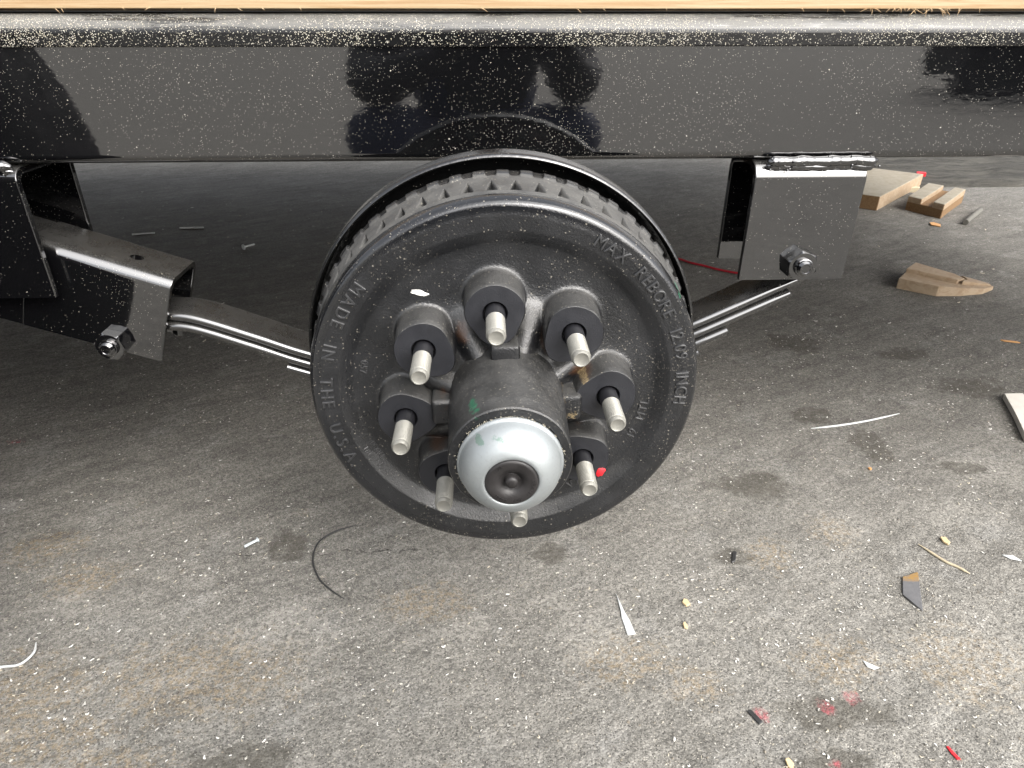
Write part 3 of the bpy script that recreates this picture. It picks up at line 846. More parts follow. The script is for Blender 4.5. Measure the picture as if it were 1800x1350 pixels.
def build_studs():
    bm = bmesh.new()
    prof = [(0.0076, -0.008), (0.0076, -0.0325), (0.0072, -0.0335)]
    add_lathe(bm, prof, 36)
    shank = from_bm('stud_shank', bm)
    bm = bmesh.new()
    prof = [(0.0070, -0.0330)]
    y = -0.0335
    while y > -0.0605:
        prof += [(0.00718, y), (0.00718, y - 0.0006), (0.00640, y - 0.0011), (0.00640, y - 0.0013)]
        y -= 0.0017
    prof += [(0.0069, -0.0612), (0.0066, -0.0626), (0.0056, -0.0640), (0.0052, -0.0641), (0.0046, -0.0636)]
    add_lathe(bm, prof, 40, close_end=True)
    thread = from_bm('stud_thread', bm)
    for k, (bx, bz, a) in enumerate(BOSS):
        o = link('wheel_stud', thread, M_STUD if k == 0 else None, hub, 40 if k == 0 else None)
        o.location = (bx, 0, bz)
        s = link('stud_shank', shank, M_STUDBLACK if k == 0 else None, o, 40 if k == 0 else None)
        s.location = (0, 0, 0)
build_studs()

def build_hub():
    bm = bmesh.new()
    prof = [(0.050, 0.012), (0.0482, -0.005), (0.0470, -0.02), (0.0462, -0.04), (0.0455, -0.06), (0.0450, -0.0795), (0.0450, -0.0815), (0.0447, -0.0825), (0.0447, -0.0948), (0.0438, -0.0960), (0.0385, -0.0962), (0.0378, -0.0950), (0.0372, -0.088)]
    add_lathe(bm, prof, 128)
    for v in bm.verts:
        v.co += Vector((v.co.x, 0, v.co.z)).normalized() * 0.0004 * mnoise.noise(v.co * 60)
    link('hub_barrel', from_bm('hub_barrel', bm), M_CAST, hub, 35)
    # four square cast pads at the foot of the barrel
    for k in range(4):
        a = k * PI / 2 - 0.02
        bm = bmesh.new()
        add_box(bm, (-0.0115, -0.026, 0.040), (0.0115, 0.016, 0.0605 if k else 0.0575), 0.004)
        bmesh.ops.rotate(bm, verts=bm.verts, cent=(0, 0, 0), matrix=Matrix.Rotation(a, 3, 'Y'))
        link('cast_pad', from_bm('cast_pad', bm), M_CAST, hub, 45)
    bm = bmesh.new()
    prof = [(0.0365, -0.088), (0.0372, -0.0962), (0.0380, -0.0968), (0.0381, -0.0985), (0.0374, -0.0995), (0.0366, -0.1000), (0.0362, -0.1012), (0.0357, -0.1045), (0.0346, -0.1080), (0.0328, -0.1115), (0.0304, -0.1148), (0.0275, -0.1175), (0.0245, -0.1195), (0.0215, -0.1207), (0.0196, -0.1212), (0.0186, -0.1206), (0.0180, -0.118)]
    add_lathe(bm, prof, 128)
    cap = link('hub_cap', from_bm('hub_cap', bm), M_ZINC, hub, 50)
    bm = bmesh.new()
    prof = [(0.0183, -0.117), (0.0184, -0.1205), (0.0176, -0.1217), (0.0160, -0.1219), (0.0125, -0.1216), (0.0098, -0.1206), (0.0076, -0.1186), (0.0066, -0.1172), (0.0054, -0.1170), (0.0048, -0.1178), (0.0046, -0.1204), (0.0040, -0.1217), (0.0026, -0.1224), (0.0008, -0.1227)]
    add_lathe(bm, prof, 72, close_end=True)
    plug = link('rubber_plug', from_bm('rubber_plug', bm), M_RUBBER, cap, 50)
    # sawdust caught in the lip of the cap
    bm = bmesh.new()
    for k in range(150):
        a = random.gauss(0, 1.3)
        L = random.uniform(0.0005, 0.0020)
        rr = random.uniform(0.0372, 0.0394)
        c = Vector((rr * math.sin(a), -0.0970 - random.uniform(0, 0.0010), rr * math.cos(a)))
        d = Vector((random.uniform(-1, 1), random.uniform(-0.5, 0.1), random.uniform(-1, 1))).normalized() * L
        add_tube(bm, [c, c + d * 0.5 + Vector((0, 0, 0.0002)), c + d], [0.00022, 0.0002, 0.0001], 3)
    sw = link('sawdust', from_bm('sawdust', bm), simple('pale_sawdust', (0.36, 0.33, 0.26), 0.8), hub, None)
    sw['kind'] = 'stuff'
    return plug
plug = build_hub()

# cast and moulded lettering ------------------------------------------------
_chars = {}
def char_mesh(ch):
    if ch not in _chars:
        cu = bpy.data.curves.new('ch', 'FONT'); cu.body = ch; cu.size = 1.0; cu.extrude = 0.09; cu.bevel_depth = 0.02; cu.bevel_resolution = 1; cu.resolution_u = 3; cu.offset = -0.012
        o = bpy.data.objects.new('ch', cu); COL.objects.link(o)
        bpy.context.view_layer.update()
        me = bpy.data.meshes.new_from_object(o.evaluated_get(bpy.context.evaluated_depsgraph_get()))
        bpy.data.objects.remove(o)
        co = np.empty(len(me.vertices) * 3); me.vertices.foreach_get('co', co); co = co.reshape(-1, 3)
        fs = [tuple(p.vertices) for p in me.polygons]
        _chars[ch] = (co, fs, co[:, 0].min() if len(co) else 0, co[:, 0].max() if len(co) else 0.3)
    return _chars[ch]

def ring_text(name, body, r, a0, step_sign, size, yfun, parent, mat, outward, gap=0.16, sx=0.85, space=0.5, depth=1.0):
    """letters round the axis; a0 math angle (degrees) of the first letter; step_sign -1 clockwise as seen from the front"""
    V, F = [], []
    ang = math.radians(a0)
    for ch in body:
        if ch == ' ':
            ang += step_sign * space * size / r; continue
        co, fs, x0, x1 = char_mesh(ch)
        wd = (x1 - x0) * size * sx
        am = ang + step_sign * (wd / 2) / r
        e_r = Vector((math.cos(am), 0, math.sin(am)))
        upv = e_r if outward else -e_r
        rightv = Vector((upv.z, 0, -upv.x))
        c = e_r * r
        base = len(V)
        for q in co:
            lx = (q[0] - (x0 + x1) / 2) * size * sx; ly = (q[1] - 0.35) * size
            p = c + rightv * lx + upv * ly
            y = yfun(p.x, p.z) - q[2] * size * depth
            V.append((p.x, y, p.z))
        F += [tuple(i + base for i in fc) for fc in fs]
        ang += step_sign * (wd + gap * size) / r
    me = from_arrays(name, V, F)
    return link(name, me, mat, parent, 30)
dy = lambda x, z: float(drum_face_y(np.array([x]), np.array([z]))[0])
ring_text('cast_lettering', 'MADE IN THE U.S.A.', 0.1478, 138.5, 1, 0.0145, dy, drum, M_LETTER, False, 0.22, 0.92, 0.95)
ring_text('cast_lettering', 'MAX REBORE 12.09 INCH', 0.1485, 62.5, -1, 0.0145, dy, drum, M_LETTER, True, 0.13, 0.85, 0.78)
ring_text('cast_lettering', '057', 0.1195, 166.0, 1, 0.0088, dy, drum, M_LETTER, False, 0.12, 0.85)
ring_text('cast_lettering', '19 MTL', 0.1215, -24.5, 1, 0.0105, dy, drum, M_LETTER, False, 0.2, 0.9, 0.9)
ring_text('cast_lettering', 'DEXTER', 0.1275, 203.0, 1, 0.0062, dy, drum, M_LETTER, False, 0.08, 0.8)
ring_text('cast_lettering', 'MTL', 0.1335, 203.5, 1, 0.0060, dy, drum, M_LETTER, False, 0.08, 0.8)
ring_text('cast_lettering', 'VA', 0.118, -61.5, 1, 0.0115, dy, drum, M_LETTER, False, 0.2, 0.9)
py_ = lambda x, z: -0.1219
ring_text('moulded_lettering', 'DEXTER E-Z LUBE', 0.0152, 10, -1, 0.0034, py_, plug.parent, M_RUBBER, True, 0.22, 0.95, 1.3)
ring_text('moulded_lettering', '1-98', 0.0152, 138, -1, 0.0034, py_, plug.parent, M_RUBBER, True, 0.22, 0.95)

def blob_patch(name, c, rx, rz, y, mat, parent, seed, rot=0.0, th=0.0004):
    bm = bmesh.new(); n = 26
    ring = []
    for i in range(n):
        a = 2 * PI * i / n
        k = 1 + 0.45 * mnoise.noise(Vector((math.sin(a) * 1.6, math.cos(a) * 1.6, seed)))
        px, pz = rx * k * math.cos(a), rz * k * math.sin(a)
        X = c[0] + px * math.cos(rot) - pz * math.sin(rot); Z = c[1] + px * math.sin(rot) + pz * math.cos(rot)
        ring.append((X, Z))
    yy = (lambda x, z: y) if not callable(y) else y
    o1 = [bm.verts.new((x, yy(x, z) + 0.0003, z)) for x, z in ring]
    o2 = [bm.verts.new((c[0] + (x - c[0]) * 0.9, yy(c[0] + (x - c[0]) * 0.9, c[1] + (z - c[1]) * 0.9) - th, c[1] + (z - c[1]) * 0.9)) for x, z in ring]
    for i in range(n): bm.faces.new((o1[i], o1[(i + 1) % n], o2[(i + 1) % n], o2[i]))
    bm.faces.new(o2)
    return link(name, from_bm(name, bm), mat, parent, 60)
blob_patch('red_crayon_mark', (0.0805, -0.0665), 0.0036, 0.0052, BOSS_Y, M_REDMARK, hub, 1.0, -0.4)
M_WHITE = simple('dried_white_paint', (0.72, 0.71, 0.66), 0.6, 0, 0.15, 200)
blob_patch('white_paint_mark', (-0.0672, 0.0872), 0.0082, 0.0021, dy, M_WHITE, hub, 4.0, -0.22, 0.0006)

# ------------------------------------------------------------------ loose things on the ground
def offcut(name, label, polys, group, taper=None):
    """polys: list of (footprint xy, z0, z1); first prism is the board, others sit on it"""
    root = None
    for k, (fp, z0, z1, m) in enumerate(polys):
        bm = bmesh.new()
        add_prism(bm, [(x, y, GZ + z0) for x, y in fp], (0, 0, z1 - z0))
        es = list(bm.edges)
        bmesh.ops.bevel(bm, geom=es, offset=0.002, segments=1, affect='EDGES')
        me = from_bm(name, bm)
        if taper:
            a, b, lo = taper
            d = Vector(b) - Vector(a)
            for v in me.vertices:
                u = max(0.0, min(1.0, (Vector((v.co.x, v.co.y)) - Vector(a)).dot(d) / d.length_squared))
                v.co.z = GZ + (v.co.z - GZ) * (1 - (1 - lo) * u)
        if root is None:
            root = link(name, me, m, None, 25)
            tag(root, label, 'wood offcut', group)
        else:
            link('raised_strip', me, m, root, 25)
        if m is M_SCRAPPALE:
            me.materials.append(M_SCRAPDARK); me.materials.append(M_SCRAP)
            for pg in me.polygons:
                if pg.normal.z < 0.5: pg.material_index = 1 if (pg.normal.y < -0.5 and pg.normal.x < 0.3) else 2
    return root
OG = 'wood offcuts lying on the asphalt'
offcut('wood_offcut', 'pointed brown offcut with a stepped top lying alone nearest the camera',
       [([(1.141, 1.2755), (1.180, 1.240), (1.217, 1.209), (1.285, 1.207), (1.352, 1.217), (1.402, 1.247), (1.395, 1.262), (1.34, 1.30), (1.245, 1.385)], -0.004, 0.027, M_SCRAP),
        ([(1.190, 1.327), (1.296, 1.250), (1.304, 1.258), (1.330, 1.268), (1.322, 1.305), (1.245, 1.378)], 0.02, 0.038, M_SCRAP),
        ([(1.306, 1.246), (1.392, 1.247), (1.392, 1.258), (1.335, 1.298), (1.338, 1.266), (1.316, 1.256)], 0.02, 0.038, M_SCRAP)], OG, ((1.24, 1.28), (1.405, 1.245), 0.35))
offcut('wood_offcut', 'thick pale square-cut board end poking out behind the right hanger',
       [([(1.30, 2.315), (1.5226, 2.1154), (1.93, 2.517), (1.70, 2.72)], -0.004, 0.052, M_SCRAPPALE)], OG, None)
offcut('wood_offcut', 'short offcut with a darker channel sawn across its top and rough brown end',
       [([(1.640, 2.122), (1.700, 1.985), (1.935, 2.225), (1.850, 2.345)], -0.004, 0.032, M_SCRAPDARK),
        ([(1.640, 2.122), (1.663, 2.070), (1.886, 2.294), (1.850, 2.345)], 0.026, 0.052, M_SCRAPPALE),
        ([(1.682, 2.027), (1.700, 1.985), (1.935, 2.225), (1.912, 2.262)], 0.026, 0.052, M_SCRAPPALE)], OG, None)

def wire(name, pts, r, mat, label, cat, per=10, lift=0.0, taper=False, group=None):
    P = catmull([(x, y, gz(x, y) + r + lift + (q[0] if q else 0)) for x, y, *q in pts], per)
    bm = bmesh.new()
    R = [r] * len(P)
    if taper: R = [r * (0.35 + 0.65 * min(1, 6 * min(i, len(P) - 1 - i) / len(P))) for i in range(len(P))]
    add_tube(bm, P, R, 8)
    return tag(link(name, from_bm(name, bm), mat, None, 60), label, cat, group)
M_BLACKWIRE = simple('dull_black_wire', (0.03, 0.03, 0.03), 0.45)
M_WHITEPL = simple('white_plastic', (0.50, 0.515, 0.51), 0.5, 0, 0.1)
M_STRAW = simple('dry_straw', (0.42, 0.36, 0.25), 0.8)
M_REDWIRE = simple('red_plastic', (0.34, 0.012, 0.025), 0.45)
wire('black_wire', [(-.2171, .3169), (-.2459, .3013, .002), (-.2661, .2773, .003), (-.2669, .242, .002), (-.2519, .2083), (-.2323, .1864), (-.2101, .1683)], 0.0013, M_BLACKWIRE, 'thin black wire curled on the asphalt left below the drum', 'wire', taper=True)
wire('white_wire', [(.5872, .558), (.6492, .5654, .002), (.7119, .5813, .002), (.784, .6078)], 0.0018, M_WHITEPL, 'thin white strand lying on the asphalt right of the drum', 'strand', taper=True)
wire('red_wire', [(.42, 1.74), (.52, 1.63), (.597, 1.549), (.622, 1.51), (.656, 1.476), (.69, 1.443), (.75, 1.40), (.83, 1.39)], 0.0034, M_REDWIRE, 'thin red cord on the dark ground behind the right hanger', 'cord')
wire('dry_twig', [(.6101, .2418), (.6264, .2059), (.638, .193), (.6465, .1794)], 0.0019, M_STRAW, 'dry straw twig lying beside the dark metal sliver', 'twig', taper=True)
wire('white_curl', [(-.62, .072), (-.5989, .0769), (-.5772, .0792, .001), (-.5688, .0936, .003), (-.574, .109, .004)], 0.0015, M_WHITEPL, 'curved white plastic sliver at the lower left edge', 'sliver', taper=True)
wire('white_stick', [(-1.106, 1.963), (-1.06, 1.966), (-1.023, 1.967)], 0.0035, M_WHITEPL, 'upper right of two short white sticks under the beam', 'stick', 4, group='short white sticks in the dark under the trailer')
wire('white_stick', [(-1.242, 1.89), (-1.20, 1.898), (-1.169, 1.901)], 0.003, M_WHITEPL, 'lower left of two short white sticks, just past the rocker bracket', 'stick', 4, group='short white sticks in the dark under the trailer')
wire('dark_stick', [(1.74, 1.90), (1.83, 1.99), (1.90, 2.06)], 0.010, simple('grey_weathered_stick', (0.12, 0.115, 0.10), 0.9), 'grey weathered stick lying right of the channelled offcut', 'stick', 4)

def flat_piece(name, fp, th, mat, label, cat, tilt=0.0, group=None, dz=0.0008):
    bm = bmesh.new()
    cx = sum(p[0] for p in fp) / len(fp); cy = sum(p[1] for p in fp) / len(fp)
    z0 = gz(cx, cy) + dz
    add_prism(bm, [(x, y, z0 + tilt * (x - cx)) for x, y in fp], (0, 0, th))
    bmesh.ops.bevel(bm, geom=list(bm.edges), offset=min(th * 0.3, 0.0006), segments=1, affect='EDGES')
    return tag(link(name, from_bm(name, bm), mat, None, 25), label, cat, group)
flat_piece('white_sliver', [(.1505, .164), (.1522, .1312), (.1505, .122), (.1530, .0926), (.1635, .0939), (.1598, .1167), (.1560, .1310)], 0.0016, M_WHITEPL, 'pointed white plastic sliver on the asphalt below the drum', 'sliver', 0.06)
def sheet_mat():
    t = NT('scrap_sheet_steel'); p = t.pos(); n = t.noise(p, 120, 4, 0.7)
    r = t.spot(p, (0.564, 0.180, GZ), (0.016, 0.010, 0.05), n, 1.2, 0.4)
    return t.out(t.mix(t.math('MULTIPLY', r, t.ramp(n, 0.35, 0.6, 0.4, 1.0)), t.mix(n, (0.10, 0.10, 0.105), (0.20, 0.20, 0.205)), (0.28, 0.165, 0.045)), t.ramp(r, 0, 1, 0.45, 0.9), 0.25, 1.5)
flat_piece('metal_sliver', [(.5514, .1789), (.535, .1481), (.5451, .118), (.5774, .1866)], 0.0018, sheet_mat(), 'dark grey metal sliver with one rusty corner', 'metal scrap', 0.05, None, 0.0015)
M_CHIP = simple('tan_wood_chip', (0.52, 0.40, 0.23), 0.8, 0, 0.25, 200)
M_ORANGE = simple('orange_wood_splinter', (0.50, 0.27, 0.11), 0.8, 0, 0.25, 200)
CG = 'small wood chips scattered on the asphalt'
def chip(x, y, s, label, seed, m=None):
    r = random.Random(seed)
    fp = []
    a0 = r.uniform(0, 6)
    for i in range(5):
        a = a0 + 2 * PI * i / 5
        q = s * r.uniform(0.6, 1.1)
        fp.append((x + q * math.cos(a) * 0.75, y + q * math.sin(a) * 1.2))
    flat_piece('wood_chip', fp, 0.003, m or M_CHIP, label, 'wood chip', r.uniform(-.15, .15), CG, 0.001)
chip(.653, .246, .0085, 'largest tan wood chip, just above the straw twig', 1)
chip(.240, .144, .0070, 'tan wood chip right of the white sliver\'s upper end', 2)
chip(.229, .105, .0055, 'small tan wood chip right of the white sliver\'s lower end', 3)
chip(.633, .428, .0050, 'small ochre wood chip below the white strand', 4, M_ORANGE)
chip(.289, -.078, .0055, 'pale wood chip at the bottom edge left of the red paint spots', 5)
chip(1.635, 1.915, .030, 'flat brown bark chip in front of the channelled offcut', 6, M_ORANGE)
flat_piece('wood_splinter', [(1.20, .922), (1.205, .914), (1.236, .903), (1.232, .911)], 0.003, M_ORANGE, 'thin orange wood splinter far right under the lone offcut', 'splinter')
flat_piece('dark_flake', [(.325, .216), (.331, .218), (.339, .236), (.334, .238)], 0.003, M_BLACKWIRE, 'small black flake standing on the asphalt right of the drum', 'flake', 0.1)
flat_piece('dark_flake', [(.266, -.016), (.271, -.014), (.279, -.030), (.274, -.033)], 0.002, M_BLACKWIRE, 'small black flake beside the leftmost red paint spot', 'flake', 0.1)
flat_piece('paint_flake', [(.430, .048), (.437, .041), (.445, .036), (.437, .034), (.431, .038)], 0.0015, M_WHITEPL, 'jagged white paint flake above the red paint spots', 'flake', 0.05)
flat_piece('paint_flake', [(.716, .214), (.722, .205), (.735, .199), (.730, .211)], 0.0015, M_WHITEPL, 'jagged white paint flake near the right edge', 'flake', 0.05)
flat_piece('red_scrap', [(.464, -.064), (.467, -.064), (.468, -.070), (.471, -.079), (.467, -.079), (.465, -.072)], 0.0015, M_REDMARK, 'tiny bright red plastic scrap at the bottom right', 'scrap')
flat_piece('plastic_scrap', [(2.00, 2.675), (2.035, 2.66), (2.05, 2.69), (2.015, 2.705)], 0.016, M_REDMARK, 'small red plastic scrap behind the pale board end', 'scrap', 0.0, None, 0.012)
flat_piece('pale_board_scrap', [(1.022, .655), (1.06, .655), (1.01, .47), (.955, .50), (.992, .58)], 0.012, simple('whitewashed_wood', (0.6, 0.57, 0.52), 0.7, 0, 0.2, 40), 'whitish board scrap cut off by the right edge', 'board')
flat_piece('pale_chip', [(1.82, 2.42), (1.86, 2.41), (1.88, 2.44), (1.83, 2.45)], 0.02, M_STRAW, 'pale flat scrap behind the channelled offcut', 'scrap')

def nail(p0, p1, r, hr, label, mat):
    a, b = Vector((*p0, gz(*p0) + hr)), Vector((*p1, gz(*p1) + hr))
    d = (b - a).normalized()
    bm = bmesh.new()
    add_tube(bm, [a, b], r, 10)
    root = link('nail', from_bm('nail', bm), mat, None, 40)
    tag(root, label, 'nail')
    bm = bmesh.new()
    add_tube(bm, [b + d * 0.00005, b + d * r * 0.9], hr, 14)
    link('nail_head', from_bm('nail_head', bm), mat, root, 40)
M_ZN = simple('bright_zinc', (0.66, 0.72, 0.74), 0.35, 0.6, 0.1)
nail((-.3719, .2744), (-.3575, .2871), 0.0021, 0.0036, 'short bright zinc nail left of the black wire', M_ZN)
nail((-.780, 1.747), (-.805, 1.716), 0.003, 0.009, 'broad-headed pale nail in the dark under the trailer', M_WHITEPL)

# grit and shavings nobody could count ---------------------------------------
def grit(name, n, xr, yr, s0, s1, mats, label, seed, ypow=1.0, dens=None):
    g = np.random.default_rng(seed)
    oct_ = np.array([(1, 0, 0), (-1, 0, 0), (0, 1, 0), (0, -1, 0), (0, 0, 1), (0, 0, -1)], float)
    of = np.array([(0, 2, 4), (2, 1, 4), (1, 3, 4), (3, 0, 4), (2, 0, 5), (1, 2, 5), (3, 1, 5), (0, 3, 5)])
    V, F, MI = [], [], []
    c = 0
    while c < n:
        x = g.uniform(*xr); y = yr[0] + (yr[1] - yr[0]) * g.random() ** ypow
        if mnoise.noise(Vector((x * 4, y * 4, seed))) * 0.9 + 0.55 < g.random(): continue
        s = s0 + (s1 - s0) * g.random() ** 3
        sc = s * g.uniform(0.55, 1.2, 3); sc[2] *= 0.6
        a = g.uniform(0, 2 * PI)
        R = np.array([[math.cos(a), -math.sin(a), 0], [math.sin(a), math.cos(a), 0], [0, 0, 1]])
        pts = (oct_ * (1 + g.uniform(-.25, .25, (6, 1)))) * sc @ R.T + np.array([x, y, gz(x, y) + sc[2] * 0.35])
        V.append(pts); F.append(of + 6 * c); MI += [int(g.integers(len(mats)))] * 8
        c += 1
    me = bpy.data.meshes.new(name)
    me.from_pydata(np.concatenate(V).tolist(), [], np.concatenate(F).tolist())
    for m in mats: me.materials.append(m)
    me.polygons.foreach_set('material_index', MI)
    o = bpy.data.objects.new(name, me); COL.objects.link(o)
    return tag(o, label, None, None, 'stuff')
GM = [simple('grit_pale', (0.40, 0.385, 0.34), 0.9), simple('grit_a', (0.20, 0.19, 0.17), 0.9), simple('grit_b', (0.11, 0.105, 0.10), 0.9), simple('grit_c', (0.28, 0.26, 0.22), 0.9), simple('grit_d', (0.17, 0.15, 0.12), 0.9)]
grit('loose_grit', 16000, (-1.0, 1.25), (-0.14, 1.1), 0.0005, 0.0022, GM, 'loose grey grit over the asphalt', 3, 1.7)

def shavings(name, n, xr, yr, mats, label, seed, ypow, l0, l1):
    g = np.random.default_rng(seed)
    V, F, MI = [], [], []
    b = 0; c = 0
    while c < n:
        x = g.uniform(*xr); y = yr[0] + (yr[1] - yr[0]) * g.random() ** ypow
        if mnoise.noise(Vector((x * 5, y * 5, seed))) + 0.5 < g.random(): continue
        L = l0 + (l1 - l0) * g.random() ** 3; wd = L * g.uniform(0.10, 0.26); a = g.uniform(0, 2 * PI); curl = g.normal(0, 1.1)
        z = gz(x, y) + 0.0009
        P = []
        for i in range(5):
            s = i / 4 - 0.5
            aa = a + curl * s
            P.append((x + L * s * math.cos(aa), y + L * s * math.sin(aa), z + 0.0006 + abs(s) * L * g.uniform(0, 0.35), aa, 1 - abs(s) * 1.1))
        for (px, py, pz, aa, k) in P:
            nx, ny = -math.sin(aa) * wd * k, math.cos(aa) * wd * k
            V += [(px - nx, py - ny, pz), (px, py, pz + wd * 0.6), (px + nx, py + ny, pz)]
        mi = int(g.integers(len(mats)))
        for i in range(4):
            q = b + i * 3
            F += [(q, q + 3, q + 4, q + 1), (q + 1, q + 4, q + 5, q + 2)]
            MI += [mi, mi]
        b += 15; c += 1
    me = bpy.data.meshes.new(name)
    me.from_pydata(V, [], F)
    for m in mats: me.materials.append(m)
    me.polygons.foreach_set('material_index', MI)
    o = bpy.data.objects.new(name, me); COL.objects.link(o)
    return tag(o, label, None, None, 'stuff')
SM = [simple('shaving_white', (0.66, 0.645, 0.60), 0.6), simple('shaving_cream', (0.42, 0.38, 0.30), 0.7), simple('shaving_grey', (0.36, 0.35, 0.32), 0.6)]
shavings('wood_shavings', 14000, (-0.95, 1.2), (-0.14, 1.0), SM, 'small pale shavings scattered over the asphalt', 11, 1.6, 0.0006, 0.0056)
shavings('wood_shavings', 800, (-2.0, 2.2), (0.9, 2.6), SM, 'few pale shavings in the dark under the trailer', 12, 1.0, 0.003, 0.013)

# ------------------------------------------------------------------ what the gloss paint mirrors from behind the camera
wheel = thing('wheel', 'mounted black tyre of the next axle, left of the frame', 'wheel', (-0.975, -0.03, 0.03))
bm = bmesh.new()
tp = [(0.215, -0.085), (0.235, -0.105), (0.30, -0.118), (0.345, -0.112), (0.368, -0.095), (0.381, -0.075), (0.385, -0.04), (0.386, 0), (0.385, 0.04), (0.381, 0.075), (0.368, 0.095), (0.345, 0.112), (0.30, 0.118), (0.235, 0.105), (0.215, 0.085)]
add_lathe(bm, [(r * 1.114, y - 0.03) for r, y in tp], 96, -0.975, 0.03)
link('tyre', from_bm('tyre', bm), M_TYRE, wheel, 40)
bm = bmesh.new()
add_lathe(bm, [(0.241, -0.115), (0.230, -0.112), (0.220, -0.08), (0.19, -0.06), (0.09, -0.055), (0.05, -0.06), (0.05, -0.04), (0.19, -0.045), (0.220, 0.03), (0.241, 0.055)], 64, -0.975, 0.03)
link('rim', from_bm('rim', bm), simple('white_wheel_rim', (0.6, 0.6, 0.6), 0.35), wheel, 40)

def build_dark_block():  # added unseen block, only there to give the dark patch mirrored in the beam
    root = thing('added_dark_block', 'added low dark block standing in for the dark shape mirrored at the right end of the beam', 'added block', (6.2, -6.1, GZ))
    m = simple('dark_block_paint', (0.006, 0.007, 0.008), 0.6)
    x0, x1, y0, y1, z0, z1 = 4.33, 8.2, -6.45, -5.70, GZ + 0.01, 0.62
    bm = bmesh.new()
    n = 120
    prev = None
    for i in range(n + 1):
        x = x0 + 0.08 + (x1 - x0 - 0.16) * i / n
        y = y1 - (0.035 if (i // 2) % 2 else 0.0)
        a, b = bm.verts.new((x, y, z0 + 0.05)), bm.verts.new((x, y, z1 - 0.02))
        if prev: bm.faces.new((prev[0], a, b, prev[1]))
        prev = (a, b)
    link('corrugated_side', from_bm('corrugated_side', bm), m, root, 20)
    bm = bmesh.new()
    add_box(bm, (x0 + 0.08, y0, z0 + 0.12), (x1 - 0.08, y1 - 0.06, z1 - 0.02))
    link('block_body', from_bm('block_body', bm), m, root, 20)
    bm = bmesh.new(); add_box(bm, (x0, y1 - 0.1, z0), (x0 + 0.1, y1 + 0.02, z1), 0.01)
    me = from_bm('corner_post', bm)
    for k in range(2):
        o = link('corner_post', me, m if k == 0 else None, root, 20 if k == 0 else None)
        o.location = Vector(o.location) + Vector((k * (x1 - x0 - 0.1), 0, 0))
    bm = bmesh.new(); add_box(bm, (x0 + 0.101, y1 - 0.1, z0), (x1 - 0.101, y1 + 0.01, z0 + 0.15), 0.01)
    link('bottom_rail', from_bm('bottom_rail', bm), m, root, 20)
build_dark_block()

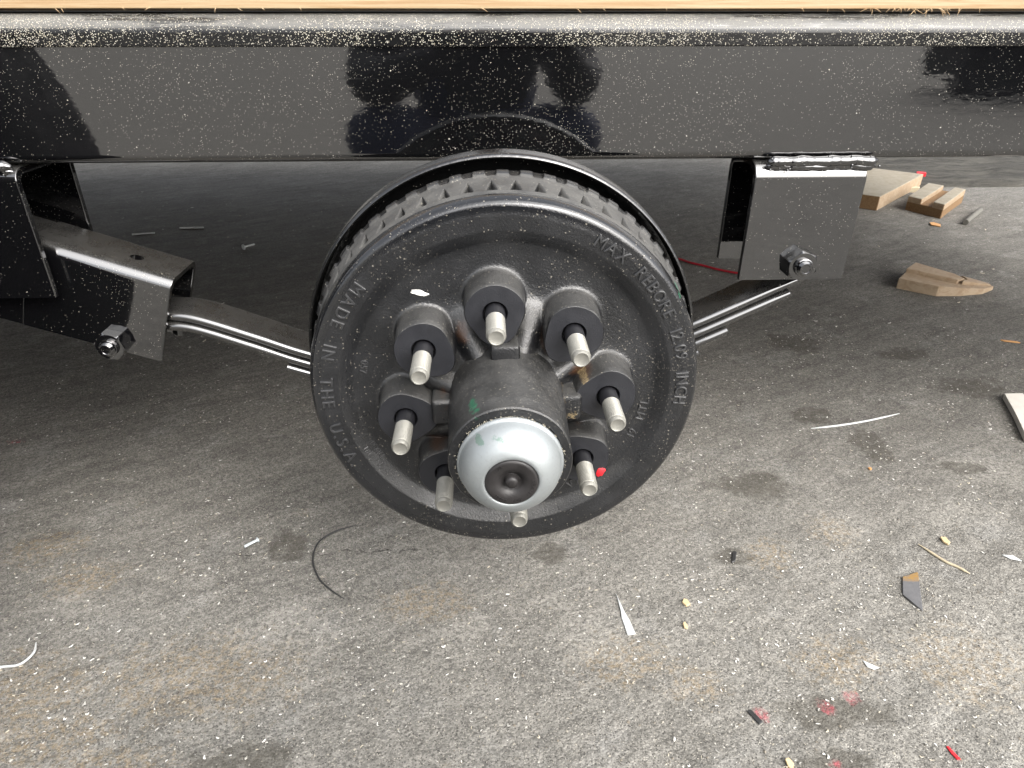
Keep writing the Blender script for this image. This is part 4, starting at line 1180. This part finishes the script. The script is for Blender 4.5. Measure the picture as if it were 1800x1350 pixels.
def build_person():
    # one skinned body: squatting, both forearms on the knees, phone held out in front
    V, E, R, T = [], [], [], []
    def add(p, r, parent=None, tagm='jacket'):
        V.append(p); R.append(r); T.append(tagm)
        if parent is not None: E.append((parent, len(V) - 1))
        return len(V) - 1
    pel = add((-0.04, -1.07, -0.05), 0.135, None, 'jeans')
    sp = add((-0.04, -1.03, 0.10), 0.150, pel)
    ch = add((-0.035, -0.96, 0.26), 0.165, sp)
    nb = add((-0.03, -0.90, 0.385), 0.075, ch)
    nk = add((-0.028, -0.875, 0.445), 0.052, nb, 'skin')
    hd = add((-0.025, -0.845, 0.53), 0.078, nk, 'skin')
    ht = add((-0.025, -0.865, 0.61), 0.080, hd, 'skin')
    add((-0.025, -0.755, 0.535), 0.014, hd, 'skin')
    for s, cx in ((-1, -0.035), (1, -0.035)):
        sh = add((cx + s * 0.165, -0.93, 0.335), 0.068, ch)
        el = add((cx + s * 0.240, -0.75, 0.125), 0.066, sh)
        wr = add((0.035 + s * 0.125, -0.60, 0.205), 0.029, el)
        pm = add((0.035 + s * 0.100, -0.555, 0.235), 0.030, wr, 'dark_hand')
        for q, (dx, dz, L) in enumerate(((0.0, 0.035, 0.030), (-0.004, 0.018, 0.034), (-0.006, 0.0, 0.032), (-0.004, -0.018, 0.026))):
            f1 = add((0.035 + s * (0.083 + dx), -0.522, 0.240 + dz), 0.0085, pm, 'dark_hand')
            add((0.035 + s * (0.083 + dx - L), -0.503 - 0.004, 0.243 + dz), 0.0075, f1, 'dark_hand')
        t1 = add((0.035 + s * 0.080, -0.553, 0.262), 0.010, pm, 'dark_hand')
        add((0.035 + s * 0.052, -0.538, 0.262), 0.0085, t1, 'dark_hand')
        hp = add((cx + s * 0.10, -1.04, -0.07), 0.098, pel, 'jeans')
        kn = add((cx + s * 0.228, -0.70, 0.062), 0.098, hp, 'jeans')
        an = add((cx + s * 0.175, -0.87, -0.305), 0.045, kn, 'jeans')
        hl = add((cx + s * 0.178, -0.865, -0.355), 0.040, an, 'shoe')
        bl = add((cx + s * 0.195, -0.73, -0.365), 0.036, hl, 'shoe')
        add((cx + s * 0.200, -0.66, -0.372), 0.028, bl, 'shoe')
    me = bpy.data.meshes.new('person')
    me.from_pydata(V, E, [])
    o = bpy.data.objects.new('tmp_person', me); COL.objects.link(o)
    md = o.modifiers.new('skin', 'SKIN'); md.use_smooth_shade = True
    if not me.skin_vertices: me.attributes.new('x', 'FLOAT', 'POINT')
    if me.skin_vertices:
        for i, sv in enumerate(me.skin_vertices[0].data):
            sv.radius = (R[i], R[i]); sv.use_root = (i == 0)
    ss = o.modifiers.new('sub', 'SUBSURF'); ss.levels = 2; ss.render_levels = 2
    bpy.context.view_layer.update()
    body = bpy.data.meshes.new_from_object(o.evaluated_get(bpy.context.evaluated_depsgraph_get()))
    bpy.data.objects.remove(o)
    mats = {'jacket': simple('black_jacket_cloth', (0.012, 0.012, 0.014), 0.85, 0, 0.3, 40, 0.002), 'jeans': simple('navy_denim', (0.012, 0.017, 0.042), 0.85, 0, 0.3, 40, 0.001),
            'skin': simple('skin', (0.50, 0.30, 0.22), 0.5, 0, 0.08, 30), 'dark_hand': simple('blackened_hand', (0.014, 0.014, 0.015), 0.8), 'shoe': simple('black_shoe', (0.02, 0.02, 0.02), 0.5)}  # hands given black in place of skin, to mirror dark in the beam
    keys = list(mats)
    body.materials.clear()
    for k in keys: body.materials.append(mats[k])
    segs = [(Vector(V[a]), Vector(V[b]), T[b]) for a, b in E]
    for pg in body.polygons:
        c = pg.center; best, bt = 9, 'jacket'
        for a, b, tg in segs:
            ab = b - a; u = max(0, min(1, (c - a).dot(ab) / ab.length_squared)); d = (a + ab * u - c).length
            if d < best: best, bt = d, tg
        pg.material_index = keys.index(bt)
    p = link('person', body, None, None, 80)
    tag(p, 'person in a black jacket and jeans squatting with a phone, mirrored in the beam', 'person')
    bm = bmesh.new()
    bmesh.ops.create_uvsphere(bm, u_segments=24, v_segments=16, radius=1)
    for v in list(bm.verts):
        v.co = Vector((v.co.x * 0.090, v.co.y * 0.102, v.co.z * 0.088)) * (1 + 0.05 * mnoise.noise(v.co * 5)) + Vector((-0.025, -0.878, 0.605))
    bmesh.ops.delete(bm, geom=[v for v in bm.verts if v.co.z < 0.55 or (v.co.y > -0.82 and v.co.z < 0.63)], context='VERTS')
    link('hair', from_bm('hair', bm), simple('dark_hair', (0.02, 0.014, 0.01), 0.6), p, 80)
build_person()
ph = thing('phone', 'dark smartphone held out by the squatting person', 'phone', (0.035, -0.512, 0.252))
bm = bmesh.new(); add_box(bm, (-0.0735, -0.004, -0.036), (0.0735, 0.004, 0.036), 0.0022)
o = link('phone_body', from_bm('phone_body', bm), simple('dark_phone', (0.02, 0.02, 0.022), 0.25), ph, 30); o.location = (0, 0, 0)
ph.rotation_euler = (-0.5, 0, 0)
